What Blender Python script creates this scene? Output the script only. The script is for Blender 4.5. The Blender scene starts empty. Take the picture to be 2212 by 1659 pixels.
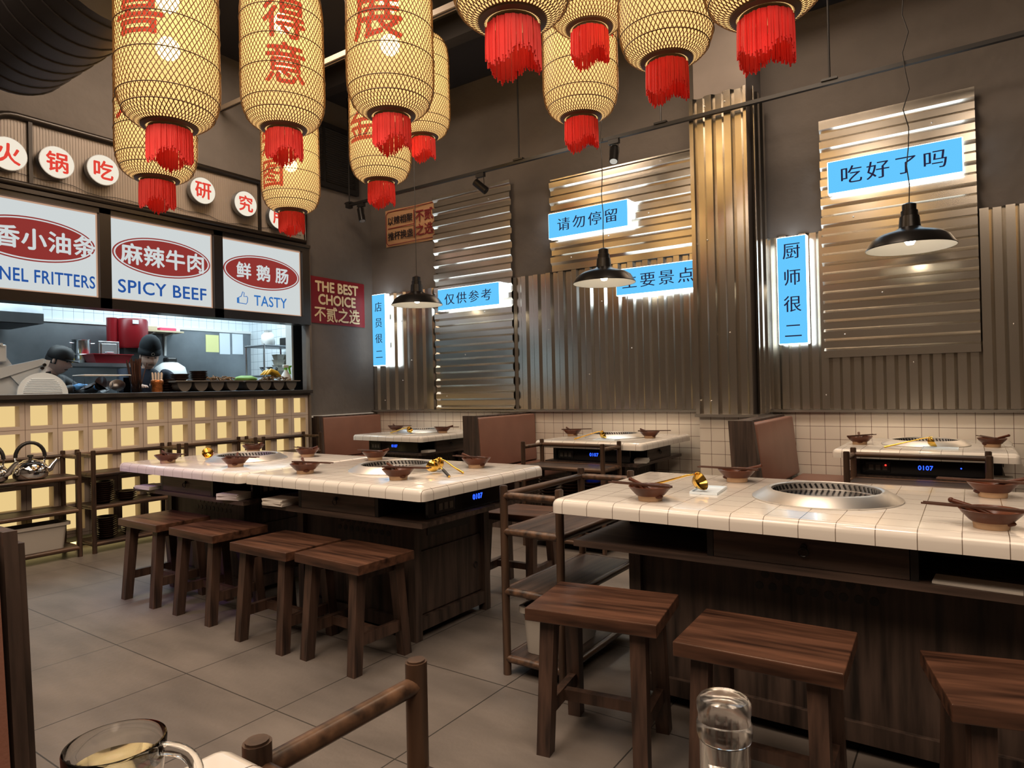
import bpy, bmesh, math, random
from mathutils import Vector, Matrix
random.seed(7)
PI = math.pi
SC = bpy.context.scene
COL = SC.collection

# ------------------------------------------------------------------ camera, world, lights, exposure
cam_d = bpy.data.cameras.new('camera'); cam = bpy.data.objects.new('camera', cam_d); COL.objects.link(cam)
yaw, pit, rol, fpx = 0.603665, 0.0069388, -0.0220831, 1440.55
F = Vector((-math.sin(yaw)*math.cos(pit), math.cos(yaw)*math.cos(pit), math.sin(pit)))
r0 = Vector((math.cos(yaw), math.sin(yaw), 0)); u0 = r0.cross(F)
r2 = r0*math.cos(rol)+u0*math.sin(rol); u2 = u0*math.cos(rol)-r0*math.sin(rol)
cam.matrix_world = Matrix(((r2.x, u2.x, -F.x, 0), (r2.y, u2.y, -F.y, 0), (r2.z, u2.z, -F.z, 1.15), (0, 0, 0, 1)))
cam_d.sensor_width = 36; cam_d.lens = 36*fpx/2212; cam_d.clip_start = .02
SC.camera = cam
SC.view_settings.view_transform = 'Standard'; SC.view_settings.look = 'None'
SC.view_settings.exposure = 0.0; SC.view_settings.gamma = 1; SC.view_settings.use_curve_mapping = False
W = bpy.data.worlds.new('world'); SC.world = W; W.use_nodes = True
W.node_tree.nodes['Background'].inputs[0].default_value = (.02, .018, .016, 1)
SC.cycles.use_denoising = True; SC.cycles.max_bounces = 6; SC.cycles.caustics_reflective = False
SC.cycles.caustics_refractive = False; SC.cycles.sample_clamp_indirect = 4; SC.cycles.transparent_max_bounces = 12

def lamp(kind, name, loc, energy, color, size=.2, tgt=None, cone=None, blend=.6, sizey=None):
    d = bpy.data.lights.new(name, kind); o = bpy.data.objects.new(name, d); COL.objects.link(o)
    o.location = loc; d.energy = energy; d.color = color
    if kind == 'AREA':
        d.size = size
        if sizey: d.shape = 'RECTANGLE'; d.size_y = sizey
    else: d.shadow_soft_size = size
    if tgt is not None: o.rotation_euler = (Vector(tgt)-Vector(loc)).to_track_quat('-Z', 'Y').to_euler()
    if cone: d.spot_size = math.radians(cone); d.spot_blend = blend
    return o
WARM = (1, .85, .71); AMBER = (1, .76, .56)
# added fill spots without fixtures, brightening the tables and the aisle
lamp('SPOT', 'fill_spot', (-2.3, 1.7, 4.0), 110, WARM, .25, (-2.45, 2.4, .7), 70, .9)
lamp('SPOT', 'fill_spot', (-3.7, 2.0, 4.0), 105, WARM, .25, (-3.7, 2.5, .7), 70, .9)
lamp('SPOT', 'fill_spot', (-.45, 1.7, 4.0), 105, WARM, .25, (-.45, 2.4, .7), 70, .9)
lamp('SPOT', 'fill_spot', (-1.5, .3, 4.0), 55, WARM, .25, (-1.8, .9, 0), 95, .9)
lamp('SPOT', 'fill_spot', (-3.9, .7, 4.0), 75, WARM, .25, (-3.9, 1.0, 0), 95, .9)
# added area fills under the ceiling, lifting the walls and reflecting warm in metal
lamp('AREA', 'fill_area', (-2.2, -.6, 4.22), 150, AMBER, 2.6)
lamp('AREA', 'fill_area', (1.2, -.2, 4.22), 130, AMBER, 2.4)
lamp('AREA', 'fill_area', (-4.1, 2.9, 4.25), 80, AMBER, 1.2)
lamp('AREA', 'fill_area', (-1.2, 3.6, 4.25), 60, AMBER, 1.0)
# small violet effect light at the kitchen end of the room
lamp('SPOT', 'effect_light', (-4.9, .1, 2.6), 75, (.5, .2, 1), .05, (-3.9, 2.1, .5), 30, .8)
# kitchen fluorescents
lamp('AREA', 'kitchen_tubes', (-6.7, 3.0, 2.68), 58, (.74, .92, 1), .6, None, None, sizey=3.2)
lamp('AREA', 'kitchen_tubes', (-6.3, 4.6, 2.68), 24, (.74, .92, 1), .6)

# ------------------------------------------------------------------ materials
MATS = {}
def mat(name, col, rough=.5, metal=0, noise=0, nscale=(8, 8, 8), emit=None, estr=0, bump=0, bscale=60, coat=0, col2=None, detail=4, spec=.5):
    m = bpy.data.materials.new(name); m.use_nodes = True; MATS[name] = m
    nt = m.node_tree; b = nt.nodes['Principled BSDF']
    b.inputs['Base Color'].default_value = (*col, 1); b.inputs['Roughness'].default_value = rough
    b.inputs['Metallic'].default_value = metal; b.inputs['Coat Weight'].default_value = coat
    b.inputs['Specular IOR Level'].default_value = spec
    if emit: b.inputs['Emission Color'].default_value = (*emit, 1); b.inputs['Emission Strength'].default_value = estr
    if noise or col2 or bump:
        tc = nt.nodes.new('ShaderNodeTexCoord'); mp = nt.nodes.new('ShaderNodeMapping')
        mp.inputs['Scale'].default_value = nscale; nt.links.new(tc.outputs['Object'], mp.inputs[0])
        n = nt.nodes.new('ShaderNodeTexNoise'); n.inputs['Scale'].default_value = 1; n.inputs['Detail'].default_value = detail
        nt.links.new(mp.outputs[0], n.inputs['Vector'])
        cr = nt.nodes.new('ShaderNodeValToRGB'); cr.color_ramp.elements[0].position = .3; cr.color_ramp.elements[1].position = .7
        c2 = col2 if col2 else tuple(min(1, c*(1+noise)) for c in col)
        c1 = col if col2 else tuple(c*(1-noise) for c in col)
        cr.color_ramp.elements[0].color = (*c1, 1); cr.color_ramp.elements[1].color = (*c2, 1)
        nt.links.new(n.outputs['Fac'], cr.inputs[0]); nt.links.new(cr.outputs[0], b.inputs['Base Color'])
        if bump:
            n2 = nt.nodes.new('ShaderNodeTexNoise'); n2.inputs['Scale'].default_value = bscale
            nt.links.new(tc.outputs['Object'], n2.inputs['Vector'])
            bp = nt.nodes.new('ShaderNodeBump'); bp.inputs['Strength'].default_value = bump; bp.inputs['Distance'].default_value = .02
            nt.links.new(n2.outputs['Fac'], bp.inputs['Height']); nt.links.new(bp.outputs[0], b.inputs['Normal'])
    return m
def grid_lines(m, axes, steps, offs, width, gcol):
    """grout lines on object coordinates, mixed over the base colour"""
    nt = m.node_tree; b = nt.nodes['Principled BSDF']
    tc = nt.nodes.new('ShaderNodeTexCoord'); sx = nt.nodes.new('ShaderNodeSeparateXYZ'); nt.links.new(tc.outputs['Object'], sx.inputs[0])
    def M(op, a, v=None, c=None):
        n = nt.nodes.new('ShaderNodeMath'); n.operation = op
        for i, x in enumerate((a, v, c)):
            if x is None: continue
            if isinstance(x, (int, float)): n.inputs[i].default_value = x
            else: nt.links.new(x, n.inputs[i])
        return n.outputs[0]
    tot = None
    for ax, st, of in zip(axes, steps, offs):
        t = M('DIVIDE', M('SUBTRACT', sx.outputs[ax], of), st)
        d = M('ABSOLUTE', M('SUBTRACT', M('FRACT', M('ADD', t, .5)), .5))
        l = M('LESS_THAN', d, width/st/2)
        tot = l if tot is None else M('MAXIMUM', tot, l)
    mx = nt.nodes.new('ShaderNodeMix'); mx.data_type = 'RGBA'
    nt.links.new(tot, mx.inputs[0])
    src = b.inputs['Base Color'].links
    if src: nt.links.new(src[0].from_socket, mx.inputs[6])
    else: mx.inputs[6].default_value = b.inputs['Base Color'].default_value
    mx.inputs[7].default_value = (*gcol, 1); nt.links.new(mx.outputs[2], b.inputs['Base Color'])
    return m
def emis(name, col, s):
    m = bpy.data.materials.new(name); m.use_nodes = True; nt = m.node_tree; nt.nodes.clear(); MATS[name] = m
    o = nt.nodes.new('ShaderNodeOutputMaterial'); e = nt.nodes.new('ShaderNodeEmission')
    e.inputs[0].default_value = (*col, 1); e.inputs[1].default_value = s; nt.links.new(e.outputs[0], o.inputs[0]); return m

mat('wall', (.125, .11, .1), .75, noise=.22, nscale=(1.3, 1.3, 2), bump=.25, bscale=14)
mat('ceiling', (.018, .016, .018), .8)
mat('floor', (.14, .12, .105), .45, noise=.24, nscale=(2.2, 6, 3), bump=.05, bscale=40, detail=12)
grid_lines(MATS['floor'], (0, 1), (.597, .6), (-2.705, 1.5), .005, (.03, .026, .022))
mat('tile', (.74, .7, .64), .14, coat=.2); grid_lines(MATS['tile'], (0, 1), (.1, .1), (.0, .0), .0022, (.17, .13, .1))
mat('walltile', (.74, .68, .6), .22); grid_lines(MATS['walltile'], (0, 2), (.102, .097), (-.803, .82), .003, (.12, .07, .05))
mat('kitchentile', (.8, .86, .9), .2); grid_lines(MATS['kitchentile'], (1, 2), (.097, .097), (.0, 1.95), .003, (.2, .24, .3))
mat('kitchentilex', (.8, .86, .9), .2); grid_lines(MATS['kitchentilex'], (0, 2), (.097, .097), (.0, 1.95), .003, (.2, .24, .3))
mat('corr', (.66, .62, .55), .2, 1)
mat('alu', (.55, .62, .68), .35, .35); mat('steel', (.62, .63, .64), .22, 1); mat('steelwall', (.27, .29, .31), .36, .8, noise=.2, nscale=(1, 3, 3))
mat('brushed', (.78, .76, .73), .38, 1)
mat('gold', (.85, .52, .1), .14, 1); mat('chrome', (.8, .8, .8), .08, 1)
mat('dwood', (.012, .008, .0065), .5, col2=(.095, .062, .048), nscale=(34, 34, 2.4), detail=8)
mat('dwoodx', (.012, .008, .0065), .5, col2=(.095, .062, .048), nscale=(2.4, 40, 40), detail=8)
mat('seatwood', (.02, .009, .006), .3, col2=(.14, .064, .038), nscale=(3.2, 34, 30), detail=9)
mat('legwood', (.016, .009, .007), .45, col2=(.1, .055, .038), nscale=(36, 36, 3), detail=8)
mat('cartwood', (.012, .007, .0055), .36, col2=(.1, .056, .034), nscale=(30, 30, 3), detail=8)
mat('cartwoodx', (.014, .008, .006), .36, col2=(.15, .08, .045), nscale=(3, 36, 36), detail=8)
mat('leather', (.24, .115, .082), .42, noise=.08, nscale=(5, 5, 5), bump=.05, bscale=150)
mat('black', (.012, .011, .011), .4); mat('blackgloss', (.01, .01, .012), .12); mat('blackmetal', (.015, .014, .014), .3, .4)
mat('rubber', (.02, .02, .022), .6)
mat('frame', (.02, .015, .012), .3, .3)
mat('coolwhite', (.72, .82, .9), .35); mat('white', (.8, .8, .78), .5); mat('enamel', (.88, .86, .82), .35)
mat('paper', (.75, .72, .66), .8); mat('napkin', (.72, .68, .62), .8); mat('noteyellow', (.8, .78, .35), .7); mat('notewhite', (.75, .82, .88), .7)
mat('glaze', (.06, .018, .009), .3, col2=(.12, .038, .018), nscale=(12, 12, 12), spec=.25); mat('clay', (.5, .33, .2), .7)
mat('plateglaze', (.03, .014, .01), .25)
mat('redthread', (.9, .035, .03), .6); mat('bamboo', (.19, .095, .022), .5); mat('bamboodark', (.09, .05, .022), .5)
mat('bin', (.42, .39, .35), .45); mat('bindark', (.03, .03, .03), .7)
mat('redplastic', (.5, .03, .04), .3); mat('redboiler', (.2, .007, .011), .3)
mat('skin', (.72, .47, .36), .55); mat('hair', (.012, .01, .01), .6); mat('knit', (.008, .012, .016), .85); mat('navy', (.012, .018, .035), .8)
mat('blueglove', (.12, .35, .7), .4)
mat('block', (.56, .47, .39), .7, noise=.05, nscale=(4, 4, 4)); grid_lines(MATS['block'], (1, 2), (.208, .201), (4.464, 1.129), .0035, (.16, .11, .08))
mat('worktop', (.03, .025, .022), .35, noise=.3, nscale=(6, 6, 6))
mat('tray', (.16, .145, .13), .45); mat('food', (.3, .17, .05), .6, col2=(.08, .04, .015), nscale=(40, 40, 40))
mat('banana', (.65, .42, .03), .45); mat('herb', (.2, .4, .08), .6)
mat('container', (.62, .58, .48), .5); mat('greenplastic', (.2, .65, .05), .35)
mat('copper', (.45, .16, .05), .3, .7, noise=.4, nscale=(60, 60, 60)); mat('chop', (.07, .028, .016), .45)
mat('beige', (.72, .6, .5), .5); mat('oil', (.75, .5, .02), .15); mat('cardboard', (.55, .45, .3), .7); mat('pink', (.75, .08, .16), .5)
mat('poly', (.31, .265, .23), .3, noise=.1, nscale=(2, 2, 2))
mat('posterorange', (.95, .58, .32), .6); mat('posterred', (.42, .03, .045), .45); mat('cream', (.85, .68, .42), .6); mat('inkred', (.2, .015, .02), .6); mat('inkblack', (.02, .012, .015), .6)
mat('duct', (.03, .026, .026), .55, .3); mat('raillight', (.34, .27, .2), .45); mat('concrete', (.2, .172, .155), .7, noise=.2, nscale=(2, 2, 2))
mat('vent', (.03, .027, .025), .5)
mat('trimmetal', (.45, .42, .38), .3, .9); mat('woodgrey', (.1, .075, .055), .5, col2=(.2, .16, .12), nscale=(20, 20, 4))
# glowing things
emis('sky_sign', (.135, .58, 1.0), 1.0); emis('sign_side', (.8, .92, 1.0), 4.6)
emis('menu', (.62, .66, .66), 1.0); emis('menured', (.27, .035, .03), 1.0); emis('menublue', (.02, .085, .33), 1.0); emis('menublue2', (.04, .17, .48), 1); emis('menuedge', (.5, .3, .2), 1)
emis('disc', (.85, .76, .62), 1.05); emis('discred', (.75, .06, .04), 1.0)
emis('creamglow', (.86, .62, .27), .95); emis('led', (1, .74, .3), 2.4)
emis('bulb', (1, .78, .42), 32); emis('pbulb', (1, .85, .62), 26); emis('digit', (.02, .08, 1), 3); emis('reddot', (1, .03, .02), 3)
emis('spotlens', (.9, .85, .75), .6); emis('blacktext', (.02, .018, .05), 1)
def glassmat(name, col, rough, ior, tr=.0):
    m = bpy.data.materials.new(name); m.use_nodes = True; MATS[name] = m; b = m.node_tree.nodes['Principled BSDF']
    b.inputs['Base Color'].default_value = (*col, 1); b.inputs['Roughness'].default_value = rough; b.inputs['IOR'].default_value = ior
    b.inputs['Transmission Weight'].default_value = 1; return m
glassmat('glass', (.97, .98, .97), .02, 1.45); glassmat('tea', (.95, .86, .55), .05, 1.33); glassmat('clearplastic', (.96, .98, 1), .04, 1.04); glassmat('frost', (.96, .96, .96), .14, 1.35)
def lantern_paper():
    m = bpy.data.materials.new('lanternpaper'); m.use_nodes = True; nt = m.node_tree; nt.nodes.clear(); MATS['lanternpaper'] = m
    o = nt.nodes.new('ShaderNodeOutputMaterial'); mx = nt.nodes.new('ShaderNodeMixShader'); add = nt.nodes.new('ShaderNodeAddShader')
    e = nt.nodes.new('ShaderNodeEmission'); e.inputs[0].default_value = (1, .64, .265, 1); e.inputs[1].default_value = .98
    t = nt.nodes.new('ShaderNodeBsdfTransparent'); t.inputs[0].default_value = (1, .85, .6, 1)
    tl = nt.nodes.new('ShaderNodeBsdfTranslucent'); tl.inputs[0].default_value = (.3, .21, .11, 1)
    nt.links.new(e.outputs[0], add.inputs[0]); nt.links.new(tl.outputs[0], add.inputs[1])
    mx.inputs[0].default_value = .22; nt.links.new(add.outputs[0], mx.inputs[1]); nt.links.new(t.outputs[0], mx.inputs[2])
    nt.links.new(mx.outputs[0], o.inputs[0])
lantern_paper()
def lantern_ink():
    m = bpy.data.materials.new('lanternink'); m.use_nodes = True; nt = m.node_tree; nt.nodes.clear(); MATS['lanternink'] = m
    o = nt.nodes.new('ShaderNodeOutputMaterial'); add = nt.nodes.new('ShaderNodeMixShader'); add.inputs[0].default_value = .25
    e = nt.nodes.new('ShaderNodeEmission'); e.inputs[0].default_value = (.95, .11, .05, 1); e.inputs[1].default_value = .85
    t = nt.nodes.new('ShaderNodeBsdfTransparent'); t.inputs[0].default_value = (1, .3, .2, 1)
    nt.links.new(e.outputs[0], add.inputs[1]); nt.links.new(t.outputs[0], add.inputs[2]); nt.links.new(add.outputs[0], o.inputs[0])
lantern_ink()

# ------------------------------------------------------------------ builders
def NB(): return bmesh.new()
def bx(bm, x0, x1, y0, y1, z0, z1, bev=0, seg=2):
    r = bmesh.ops.create_cube(bm, size=1, matrix=Matrix.Translation(((x0+x1)/2, (y0+y1)/2, (z0+z1)/2)) @ Matrix.Diagonal((x1-x0, y1-y0, z1-z0, 1)))
    if bev:
        es = list({e for v in r['verts'] for e in v.link_edges})
        bmesh.ops.bevel(bm, geom=es, offset=bev, segments=seg, affect='EDGES', profile=.5)
    return bm
def frame_axes(d):
    d = d.normalized(); a = Vector((0, 0, 1)) if abs(d.z) < .9 else Vector((1, 0, 0))
    u = d.cross(a).normalized(); return u, d.cross(u).normalized()
def cyl(bm, p, q, r, r1=None, n=14, cap=True):
    p, q = Vector(p), Vector(q); r1 = r if r1 is None else r1; u, v = frame_axes(q-p)
    A = [bm.verts.new(p+(u*math.cos(2*PI*i/n)+v*math.sin(2*PI*i/n))*r) for i in range(n)]
    B = [bm.verts.new(q+(u*math.cos(2*PI*i/n)+v*math.sin(2*PI*i/n))*r1) for i in range(n)]
    for i in range(n): bm.faces.new((A[i], B[i], B[(i+1) % n], A[(i+1) % n]))
    if cap: bm.faces.new(A); bm.faces.new(B[::-1])
    return bm
def beam(bm, p, q, wx, wy, wx1=None, wy1=None):
    """square bar between two points, section axis-aligned in x/y"""
    wx1 = wx if wx1 is None else wx1; wy1 = wy if wy1 is None else wy1; p, q = Vector(p), Vector(q)
    S = ((-1, -1), (1, -1), (1, 1), (-1, 1))
    A = [bm.verts.new(p+Vector((a*wx/2, b*wy/2, 0))) for a, b in S]; B = [bm.verts.new(q+Vector((a*wx1/2, b*wy1/2, 0))) for a, b in S]
    for i in range(4): bm.faces.new((A[i], A[(i+1) % 4], B[(i+1) % 4], B[i]))
    bm.faces.new(A[::-1]); bm.faces.new(B); return bm
def tube(bm, pts, r, n=8, closed=False, rs=None):
    pts = [Vector(p) for p in pts]; m = len(pts); R = []
    u = None
    for i, p in enumerate(pts):
        if closed: d = pts[(i+1) % m]-pts[i-1]
        else: d = pts[min(i+1, m-1)]-pts[max(i-1, 0)]
        d.normalize()
        if u is None: u, v = frame_axes(d)
        else:
            u = (u-d*u.dot(d)).normalized(); v = d.cross(u)
        rr = rs[i] if rs else r
        R.append([bm.verts.new(p+(u*math.cos(2*PI*k/n)+v*math.sin(2*PI*k/n))*rr) for k in range(n)])
    for i in range(m if closed else m-1):
        A, B = R[i], R[(i+1) % m]
        for k in range(n): bm.faces.new((A[k], A[(k+1) % n], B[(k+1) % n], B[k]))
    if not closed: bm.faces.new(R[0][::-1]); bm.faces.new(R[-1])
    return bm
def lathe(bm, prof, n=32, loop=False, cx=0, cy=0):
    R = []
    for r, z in prof:
        if r < 1e-5: R.append([bm.verts.new((cx, cy, z))])
        else: R.append([bm.verts.new((cx+r*math.cos(2*PI*i/n), cy+r*math.sin(2*PI*i/n), z)) for i in range(n)])
    seq = list(zip(R, R[1:]))+([(R[-1], R[0])] if loop else [])
    for A, B in seq:
        for i in range(n):
            a = [A[i % len(A)], A[(i+1) % len(A)], B[(i+1) % len(B)], B[i % len(B)]]
            a = list(dict.fromkeys(a))
            if len(a) > 2: bm.faces.new(a)
    return bm
def prism(bm, pts, axis, a, b):
    """extrude a 2-D outline along an axis"""
    def P(u, v, w): return {'x': (w, u, v), 'y': (u, w, v), 'z': (u, v, w)}[axis]
    A = [bm.verts.new(P(u, v, a)) for u, v in pts]; B = [bm.verts.new(P(u, v, b)) for u, v in pts]; n = len(pts)
    for i in range(n): bm.faces.new((A[i], A[(i+1) % n], B[(i+1) % n], B[i]))
    bm.faces.new(A[::-1]); bm.faces.new(B); return bm
def sphere(bm, c, r, sx=1, sy=1, sz=1, n=16):
    bmesh.ops.create_uvsphere(bm, u_segments=n, v_segments=max(6, n//2), radius=r, matrix=Matrix.Translation(c) @ Matrix.Diagonal((sx, sy, sz, 1))); return bm
def obj(name, bm, m, parent=None, smooth=None, label=None):
    bmesh.ops.recalc_face_normals(bm, faces=bm.faces)
    me = bpy.data.meshes.new(name); bm.to_mesh(me); bm.free()
    for x in (m if isinstance(m, (list, tuple)) else [m]): me.materials.append(MATS[x])
    if smooth is not None:
        me.polygons.foreach_set('use_smooth', [True]*len(me.polygons))
        me.set_sharp_from_angle(angle=math.radians(smooth))
    o = bpy.data.objects.new(name, me); COL.objects.link(o)
    if parent: o.parent = parent
    if label: o['label'] = label
    return o
def tag(o, label, cat, group=None):
    o['label'] = label; o['category'] = cat
    if group: o['group'] = group
    return o
def thing(name, label, cat, loc=(0, 0, 0), rz=0, group=None):
    o = bpy.data.objects.new(name, None); COL.objects.link(o); o.location = loc; o.rotation_euler = (0, 0, rz)
    o.empty_display_size = .05
    return tag(o, label, cat, group)
def struct(name, bm, m, smooth=None):
    o = obj(name, bm, m, None, smooth); o['kind'] = 'structure'; return o
def dup(o, label=None, loc=None, rz=None, group=None, parent=None):
    c = o.copy(); COL.objects.link(c)
    if parent: c.parent = parent
    if label: c['label'] = label
    if group: c['group'] = group
    if loc is not None: c.location = loc
    if rz is not None: c.rotation_euler = (0, 0, rz)
    for ch in list(o.children): dup(ch, parent=c)
    return c
def dup1(o, **k):
    return dup(o, **k)
def text_bm(s, size, bold=0, xb=0, spacing=1, line=1, thick=.0015, sx=1, fit=None):
    """lettering as a mesh in the XY plane, centred on the origin"""
    c = bpy.data.curves.new('lettering', 'FONT'); c.body = s; c.size = size; c.offset = min(bold, 0)*size; c.space_character = spacing; c.space_line = line
    c.align_x = 'CENTER'; c.extrude = thick/2; c.resolution_u = 3
    o = bpy.data.objects.new('lettering', c); COL.objects.link(o)
    dg = bpy.context.evaluated_depsgraph_get(); dg.update(); me = bpy.data.meshes.new_from_object(o.evaluated_get(dg))
    bm = NB()
    q = max(bold, 0)*size
    for di, d in enumerate([(-xb*size, 0), (0, 0), (xb*size, 0)] if xb else [(q, 0), (-q, 0), (0, q), (0, -q)] if q else [(0, 0)]):
        n0 = len(bm.verts); bm.from_mesh(me); bm.verts.ensure_lookup_table()
        for v in bm.verts[n0:]: v.co.x += d[0]; v.co.y += d[1]; v.co.z += di*.00025
    bpy.data.objects.remove(o); bpy.data.curves.remove(c); bpy.data.meshes.remove(me)
    xs = [v.co.x for v in bm.verts]; ys = [v.co.y for v in bm.verts]
    cx, cy = (min(xs)+max(xs))/2, (min(ys)+max(ys))/2
    if fit: sx = fit/(max(xs)-min(xs))
    for v in bm.verts: v.co.x = (v.co.x-cx)*sx; v.co.y -= cy
    return bm
def place(bm, o, ex, ey):
    """carry an XY-plane mesh to origin o with axes ex, ey"""
    ex, ey = Vector(ex), Vector(ey); ez = ex.cross(ey); o = Vector(o)
    for v in bm.verts: v.co = o+ex*v.co.x+ey*v.co.y+ez*v.co.z
    return bm
BACK = ((1, 0, 0), (0, 0, 1))      # lettering that faces -Y
LEFT = ((0, 1, 0), (0, 0, 1))      # lettering that faces +X

# ------------------------------------------------------------------ the room
XL, YB, YT, ZC = -5.637, 5.41, 5.39, 4.3
bm = NB(); bx(bm, -7.75, 4.2, -4, 5.6, -.1, 0); struct('floor', bm, 'floor')
bm = NB(); bx(bm, -7.75, 4.2, -4, 5.6, ZC, ZC+.1); struct('ceiling', bm, 'ceiling')
bm = NB(); bx(bm, XL-.113, 4.2, YB, YB+.12, 0, ZC); struct('wall_back', bm, 'wall')
bm = NB()
bx(bm, XL-.11, XL-.013, 4.49, YB, 0, ZC); struct('wall_left', bm, 'wall')
bm = NB(); bx(bm, XL-.11, XL-.013, -4, 4.49, 2.67, ZC); struct('wall_left_upper', bm, 'wall')
bm = NB(); bx(bm, XL-.11, XL-.013, -4, .69, 0, 2.67); struct('wall_left_near', bm, 'wall')
bm = NB(); bx(bm, 4.1, 4.2, -4, YB, 0, ZC); struct('wall_right', bm, 'wall')
bm = NB(); bx(bm, XL-.1, 4.2, -4.1, -4, 0, ZC); struct('wall_front', bm, 'wall')
bm = NB(); bx(bm, -1.70, -1.31, 4.99, YB, 0, ZC); struct('wall_pillar', bm, 'concrete')
bm = NB(); bx(bm, XL-.013, -1.70, YT, YB, 0, .925); bx(bm, -1.31, 4.1, YT, YB, 0, .925); struct('wall_back_tiles', bm, 'walltile')
bm = NB(); bx(bm, -1.705, -1.305, 4.965, 4.99, 0, .905); bx(bm, -1.305, -1.285, 4.965, YT, 0, .905); struct('wall_pillar_tiles', bm, 'walltile')
bm = NB(); bx(bm, XL-.013, -1.705, 5.355, YB, .925, .942); struct('trim_1', bm, 'trimmetal')
bm = NB(); bx(bm, -1.285, 4.1, 5.355, YB, .925, .942); struct('trim_2', bm, 'trimmetal')
bm = NB(); bx(bm, -1.73, -1.265, 4.93, 5.355, .905, .925); struct('trim_3', bm, 'trimmetal')
bm = NB(); bx(bm, XL-.013, XL+.01, 4.48, YT, .895, .915); struct('trim_4', bm, 'white')
# dark soffit that closes the ceiling edge on the right
bm = NB(); bx(bm, -1.31, 4.1, 4.7, YB, 3.93, ZC); struct('trim_5', bm, 'ceiling')
# kitchen shell
XK, YK = -7.62, 5.15
bm = NB(); bx(bm, XK-.1, XK, .5, YK, 1.95, 2.7); struct('wall_kitchen_back', bm, 'kitchentile')
bm = NB(); bx(bm, XK-.1, XK+.004, .5, YK, 0, 1.95); struct('wall_kitchen_steel', bm, 'steelwall')
bm = NB(); bx(bm, XK+.004, XK+.02, .5, YK, 1.925, 1.955); struct('trim_6', bm, 'white')
bm = NB(); bx(bm, -6.1, -6.0, 4.575, 5.15, 0, 2.7); struct('trim_7', bm, 'blackgloss')
bm = NB(); bx(bm, -6.1, -6.0, 4.553, 4.574, 0, 2.7); struct('trim_8', bm, 'white')
bm = NB(); bx(bm, XK-.1, XL-.11, YK, YK+.1, 0, 2.7); struct('wall_kitchen_right', bm, 'kitchentilex')
bm = NB(); bx(bm, XK-.1, XL-.11, .4, .5, 0, 2.7); struct('wall_kitchen_left', bm, 'kitchentilex')
bm = NB(); bx(bm, XK-.1, XL-.11, .4, YK+.1, 2.7, 2.75); struct('ceiling_kitchen', bm, 'white')

# ------------------------------------------------------------------ corrugated sheets
def corr_profile(L, d=.026, p=.14, fl=.05, sl=.022, start=0):
    pts = []; t = -start
    while t < L:
        for dt, h in ((0, d), (fl, d), (fl+sl, 0), (p-sl, 0)):
            if 0 <= t+dt <= L: pts.append((t+dt, h))
        t += p
    if not pts or pts[0][0] > 1e-4: pts.insert(0, (0, pts[0][1] if pts else 0))
    if pts[-1][0] < L-1e-4: pts.append((L, pts[-1][1]))
    return pts
SCREW = None
def screws(parent, pos, d):
    """little dome-headed screws; pos = points on the sheet, d = outward direction"""
    global SCREW
    for p in pos:
        if SCREW is None:
            b = NB(); sphere(b, (0, 0, 0), .006, n=8); SCREW = obj('screw', b, 'chrome', parent, 60); SCREW.location = p
        else:
            s = SCREW.copy(); COL.objects.link(s); s.parent = parent; s.location = p
def sheet_y(label, x0, x1, z0, z1, y, horiz, start=0, scr=()):
    """sheet on the back wall, ribs vertical or horizontal, facing -Y"""
    o = thing('corrugated_panel', label, 'metal panel', ((x0+x1)/2, y, z0))
    W_, H_ = x1-x0, z1-z0; t = .0012; bm = NB()
    pr = corr_profile(H_ if horiz else W_, start=start)
    if horiz:
        out = [(-h, a) for a, h in pr]+[(-h+t, a) for a, h in pr[::-1]]
        prism(bm, out, 'x', -W_/2, W_/2)
    else:
        out = [(a-W_/2, -h) for a, h in pr]+[(a-W_/2, -h+t) for a, h in pr[::-1]]
        prism(bm, out, 'z', 0, H_)
    obj('sheet', bm, 'corr', o)
    sc = []
    for k in range(6):
        a = W_*(.15+.7*((k*0.37) % 1))-W_/2; b = H_*(.08+.84*(k/5))
        t_ = b if horiz else a+W_/2
        # snap to a ridge
        n = round((t_+start-.026)/.14); tt = n*.14-start+.026
        if not 0.02 < tt < (H_ if horiz else W_)-.02: continue
        sc.append((a, -.027, tt) if horiz else (tt-W_/2, -.027, b))
    screws(o, sc, None)
    return o
sheet_y('upright ribbed metal sheet in the left corner behind the small pendant lamp', -5.62, -4.66, .945, 2.245, YB-.002, False)
sheet_y('wide upright ribbed metal sheet in the middle of the back wall, left of the pillar', -3.70, -1.74, .945, 2.235, YB-.002, False, .02)
sheet_y('upright ribbed metal sheet along the right of the back wall beside the pillar', -1.285, .95, .945, 2.27, YB-.002, False, .05)
sheet_y('tall metal sheet with level ribs near the left corner, reaching down to the tiles', -4.665, -3.67, .95, 3.19, YB-.036, True, .03)
sheet_y('coppery metal sheet with level ribs high on the wall left of the pillar', -3.22, -1.74, 2.235, 3.1, YB-.036, True, .06)
sheet_y('large coppery metal sheet with level ribs behind the right pendant lamp', -.89, .055, 1.325, 3.07, YB-.036, True, .0)
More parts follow.
